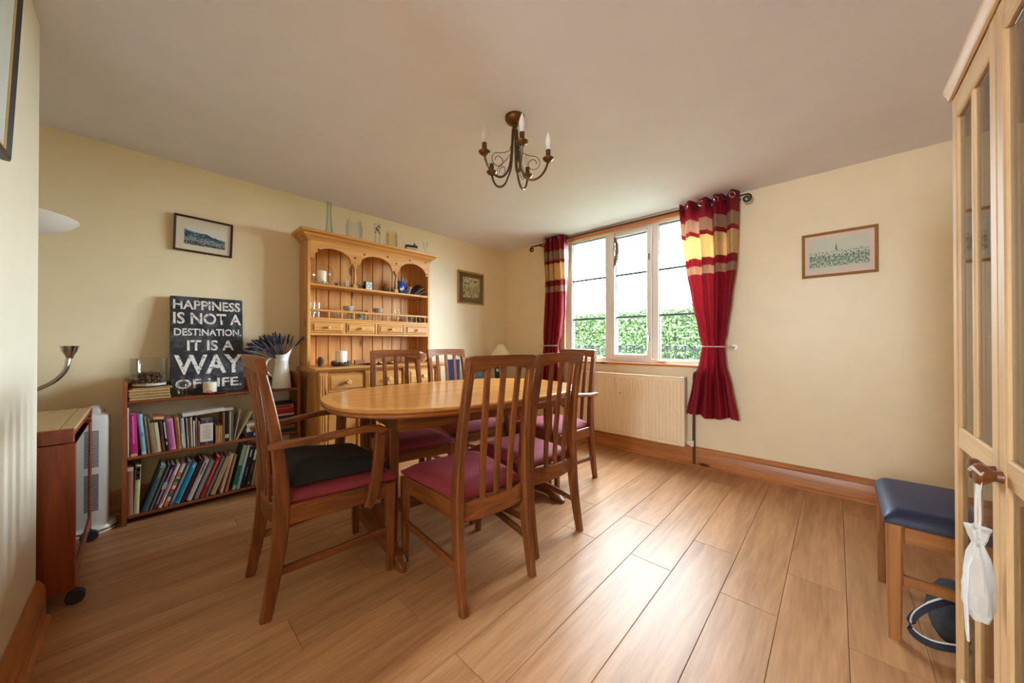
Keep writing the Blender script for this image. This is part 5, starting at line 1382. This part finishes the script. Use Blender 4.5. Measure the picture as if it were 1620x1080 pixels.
obj('wax', G().lathe([(0, 0), (.042, 0), (.043, .004), (.043, .115), (.040, .122), (.034, .116), (0, .112)], n=32), WAX, c2); obj('wick', G().tube([(0, 0, .11), (0, .002, .128)], .0014, 6), BLACK, c2)
tag(obj('wooden_block', G().box((0, 0, .02), (.03, .09, .04), .003), plain('reddish_board', (150, 92, 66), .5), None, (.2, -1.99, WZ)), 'low reddish wooden block right of the cone wreath on the dresser', 'block')
tray = thing('ornament_tray', 'dark oval tray with small pale stones behind the dining chair', 'tray', (.27, -1.83, WZ))
obj('dish', G().rings([[(rx * math.cos(2 * PI * i / 28), ry * math.sin(2 * PI * i / 28), z) for i in range(28)] for rx, ry, z in ((.07, .13, 0), (.09, .16, .012), (.086, .156, .012), (.065, .125, .004))]), PDK, tray)
for k in range(12): obj('stone', G().ball((rw.uniform(-.05, .05), rw.uniform(-.10, .10), .013), rw.uniform(.009, .015), 8, (1, 1.3, .7)), [plain('stone_pale', (196, 186, 170), .6), CONE][k % 2], tray)
wb = vessel('wicker_bowl', 'wooden bowl at the right end of the dresser worktop', 'bowl', (.24, -1.43, WZ), [(0, 0), (.045, 0), (.05, .008), (.09, .05), (.105, .09), (.10, .09), (.085, .05), (.04, .01), (0, .008)], wood('bowl_wood', (196, 148, 104), (120, 74, 46), 'Z', 1.2, .4), 30)
tag(obj('conch_shell', G().ball((0, 0, .0), .035, 14, (1, 1.6, .9)).lathe([(.03, 0.0), (.018, .05), (.002, .085)], (0, 0, 0), 14, 'Y'), plain('pale_shell', (206, 178, 140)), None, (.24, -1.44, WZ + .075)), 'pale shell lying in the wooden bowl on the dresser', 'shell')

# ================================================================== STOOL AND BAG
st = thing('dressing_stool', 'oak stool with padded navy seat beside the glazed cabinet', 'stool', (3.325, -1.46, 0))
SW, SD, SH = .40, .445, .41
for xx, yy in ((.02, .02), (SW - .02, .02), (.02, SD - .02), (SW - .02, SD - .02)):
    obj('leg', G().sweep([(xx, yy, 0), (xx, yy, .2), (xx, yy, SH)], [(.032, .032), (.038, .038), (.042, .042)]), STOOLW, st)
for yy in (.012, SD - .030): obj('apron_rail', G().ext((.042, yy, SH - .065), (SW - .042, yy + .018, SH - .005), .003), STOOLX, st)
for xx in (.012, SW - .030): obj('side_apron', G().ext((xx, .042, SH - .065), (xx + .018, SD - .042, SH - .005), .003), STOOLY, st)
for yy in (.020,): obj('stretcher', G().ext((.038, yy - .009, .195), (SW - .038, yy + .009, .232), .003), STOOLX, st)
obj('stretcher', G().ext((.038, SD - .029, .195), (SW - .038, SD - .011, .232), .003), STOOLX, st)
def seat(u, v):
    x = -.006 + (SW + .012) * u; y = -.006 + (SD + .012) * v
    e = min(1, min(u, 1 - u) * 14) ** .5 * min(1, min(v, 1 - v) * 14) ** .5
    return Vector((x, y, SH + .018 + .030 * e + .012 * math.sin(PI * u) * math.sin(PI * v)))
g = G(); g.grid(seat, 26, 26); n = 26
edge = [(i / n, 0) for i in range(n)] + [(1, i / n) for i in range(n)] + [(1 - i / n, 1) for i in range(n)] + [(0, 1 - i / n) for i in range(n)]
top = [seat(u, v) for u, v in edge]
bot = [Vector((p.x, p.y, SH + .001)) for p in top]
g.rings([top, bot], caps=False); g.bm.faces.new([g.bm.verts.new(p) for p in bot]); bmesh.ops.remove_doubles(g.bm, verts=g.bm.verts[:], dist=.0004)
obj('seat_pad', g, NAVY, st, ang=75, label='padded navy fabric seat')
bag = thing('shoulder_bag', 'dark bag with white-edged navy strap on the floor under the stool', 'bag', (3.56, -1.25, 0))
BG = plain('bag_cloth', (52, 54, 60), .9, noise=.3, nscale=60)
obj('bag_body', G().rings([rr_ring(.10, .10, .04, .002), rr_ring(.115, .115, .05, .03), rr_ring(.11, .11, .05, .10), rr_ring(.085, .08, .04, .15), rr_ring(.05, .04, .03, .17)]), BG, bag)
def strap(off, w_, th_):
    P4_ = [(-.03, -.085, .17), (-.09, -.13, .175), (-.155, -.165, .14), (-.195, -.185, .09), (-.195, -.20, .05), (-.155, -.205, .035), (-.09, -.19, .045), (-.02, -.165, .06), (.02, -.12, .07)]
    return G().csweep([(a + .022, b + off * .3, c + off) for a, b, c in P4_], (w_, th_), side=(0, .35, 1))
obj('strap', strap(0, .022, .004), plain('navy_webbing', (26, 30, 48), .7), bag); 
obj('strap_edge', strap(.012, .004, .006), plain('white_piping', (214, 214, 212), .6), bag)

# ================================================================== GLAZED CABINET
CXF = 3.435
cy1 = -1.728          # far end
cab = thing('glazed_cabinet', 'tall pale pine glazed display cabinet at the right edge', 'cabinet', (CXF, cy1, 0))
CH, CWY, CDX = 1.762, 1.085, .38
# doors run from y=0 (far) to y=-CWY
obj('side_panel', G().ext((.022, -.018, .0), (CDX, -.0, CH - .03), .002), CABW, cab)
obj('side_panel', G().ext((.022, -CWY, .0), (CDX, -CWY + .018, CH - .03), .002), CABW, cab)
obj('back_panel', G().ext((CDX - .008, -CWY + .018, .0), (CDX, -.018, CH - .03)), CABIN, cab)
obj('plinth', G().ext((.024, -CWY + .018, 0), (CDX - .01, -.018, .075)), CABWY, cab)
obj('top_board', G().ext((.0, -CWY, CH - .03), (CDX, 0, CH - .004), .002), CABWY, cab)
cpf = [(.0, CH - .036), (-.005, CH - .034), (-.007, CH - .022), (-.013, CH - .012), (-.014, CH), (0.0, CH)]
g = G(); g.rings([[(a, y, z) for a, z in cpf] for y in (.010, -CWY - .010)]); g.ext((0, 0, CH - .034), (CDX, .009, CH), .003); obj('cornice', g, CABWY, cab)
for z in (.42, .765, 1.08, 1.40): obj('shelf', G().ext((.05, -CWY + .018, z - .016), (CDX - .008, -.018, z), .002), CABWY, cab)
DW = CWY / 2
for k in range(2):
    y1 = -.002 - k * DW if k == 0 else -.3262; 
    y1, y0 = (-.002, -.3610) if k == 0 else (-.3635, -.7220)
    d_ = None
    g = G()
    g.ext((0, y1 - .040, .08), (.022, y1, CH - .04), .003); g.ext((0, y0, .08), (.022, y0 + .040, CH - .04), .003)
    d_ = obj('door', g, CABW, cab)
    zmid0, zmid1 = .767, .822
    for za, zb in ((.08, .150), (zmid0, zmid1), (CH - .105, CH - .04)): obj('door_rail', G().ext((0.001, y0 + .040, za), (.021, y1 - .040, zb), .003), CABWY, d_)
    ym = (y0 + y1) / 2
    for za, zb in ((.150, zmid0), (zmid1, CH - .105)):
        obj('glazing_bar', G().ext((.002, ym - .008, za), (.020, ym + .008, zb), .003), CABW, d_)
        for ya, yb in ((y0 + .040, ym - .008), (ym + .008, y1 - .040)): obj('pane', G().ext((.008, ya, za), (.011, yb, zb)), CGLASS, d_, smooth=False)
    yk = y0 + .02 if k == 0 else y1 - .02
    g = G(); g.lathe([(.012, 0), (.010, -.008), (.012, -.012), (.020, -.020), (.022, -.027), (.019, -.034), (0, -.037)], (0, yk, .782), 18, 'X'); obj('knob', g, KNOBDARK, d_, label='dark turned wooden knob')
# third leaf of the cabinet beyond the frame edge
g = G(); g.ext((0, -.7645, .08), (.022, -.7245, CH - .04), .003); g.ext((0, -CWY, .08), (.022, -CWY + .04, CH - .04), .003); g.ext((0, -CWY + .04, .08), (.022, -.7645, .15), .003); g.ext((0, -CWY + .04, CH - .105), (.022, -.7645, CH - .04), .003)
d3 = obj('door', g, CABW, cab); obj('pane', G().ext((.012, -CWY + .04, .15), (.015, -.7645, CH - .105)), CGLASS, d3, smooth=False)
# glasses inside
WINE = [(0, 0), (.032, 0), (.032, .003), (.005, .008), (.004, .075), (.02, .09), (.036, .125), (.036, .155), (.031, .185), (.029, .185), (.034, .155), (.033, .125), (.018, .093), (0, .085)]
GI = 'wine glasses inside the glazed cabinet'
wm = None
for zz, rowtxt in ((1.4005, 'top'), (1.0805, 'third'), (.7655, 'second')):
    for i in range(2):
        if wm is None: wm = G().lathe(WINE, n=20, caps=False).mesh('wine_glass')
        o = obj('wine_glass', wm, JGLASS, None, (CXF + .15 + .03 * i, cy1 - .40 - .115 * i, zz)); tag(o, 'stemmed wine glass on the %s cabinet shelf, %s of its pair' % (rowtxt, ('nearer the stool', 'farther from the stool')[i]), 'glass', GI)
PLM = G().lathe([(0, 0), (.05, 0), (.10, .014), (.099, .017), (.05, .004), (0, .004)], n=32).mesh('plate')
for i in range(8):
    o = obj('plate', PLM, WHITE, None, (CXF + .20, cy1 - .42, .4205 + .0085 * i)); tag(o, 'white plate in the stack on the lowest cabinet shelf', 'plate', 'stacked plates in the glazed cabinet')
# white organza favour bag hung on the knobs
fbg = thing('organza_bag', 'white organza favour bag hanging by ribbon from the cabinet knobs', 'bag', (CXF - .030, cy1 - .385, .490))
fbg.scale = (.72, .72, .78)
OG, _nt, _b = newmat('white_organza')
_b.inputs['Base Color'].default_value = lin((238, 236, 232)); _b.inputs['Roughness'].default_value = .7; _b.inputs['Alpha'].default_value = .62
def og(prof, n=28, amp=.006):
    rs = []
    for r, z in prof:
        rs.append([((r + amp * math.sin(i * 2 * PI / n * 5 + z * 30) * (r / .04)) * .62 * math.cos(2 * PI * i / n), (r + amp * math.sin(i * 2 * PI / n * 5 + z * 30) * (r / .04)) * math.sin(2 * PI * i / n), z) for i in range(n)])
    return G().rings(rs)
obj('pouch', og([(.004, .0), (.030, .004), (.043, .03), (.046, .07), (.042, .12), (.032, .165), (.016, .195)]), OG, fbg)
obj('gathered_top', og([(.016, .195), (.026, .215), (.034, .235), (.030, .236), (.015, .2)], amp=.010), OG, fbg)
g = G()
for s in (-1, 1): g.tube([(0, .004 * s, .2), (-.004, .022 * s, .206), (-.006, .030 * s, .196), (-.003, .014 * s, .192), (0, .002, .197)], .0035, 6)
obj('bow', g, OG, fbg)
obj('ribbon_loop', G().sweep([(.0, .012, .20), (-.002, .014, .28), (0.0, .008, .34), (.002, .002, .385), (.006, 0, .40), (.006, -.01, .385), (.0, -.014, .33), (0, -.018, .27), (0, -.012, .215)], (.022, .0012), side=(0, 1, 0)), OG, fbg)
obj('ribbon_knot', G().tube([(-.0, -.03, .38), (-.012, -.012, .392), (-.012, .012, .38), (0, .03, .392), (.012, .012, .38), (.012, -.012, .39)], .004, 6, True), OG, fbg)
g = G(); ro = random.Random(8)
for k in range(5): g.tube([(0, -.005, .19), (-.022, -.012 - .004 * k, .14), (-.028, -.020 - .006 * k, .06), (-.026, -.026 - .005 * k, -.03 - .004 * k)], .0028, 5)
obj('ribbon_tail', g, OG, fbg)
g = G()
for k in range(14): g.ball((ro.uniform(-.011, .011), ro.uniform(-.022, .022), .020 + ro.uniform(0, .03)), .008, 8)
obj('favours', g, plain('pale_lavender_grain', (150, 140, 128), .8), fbg)
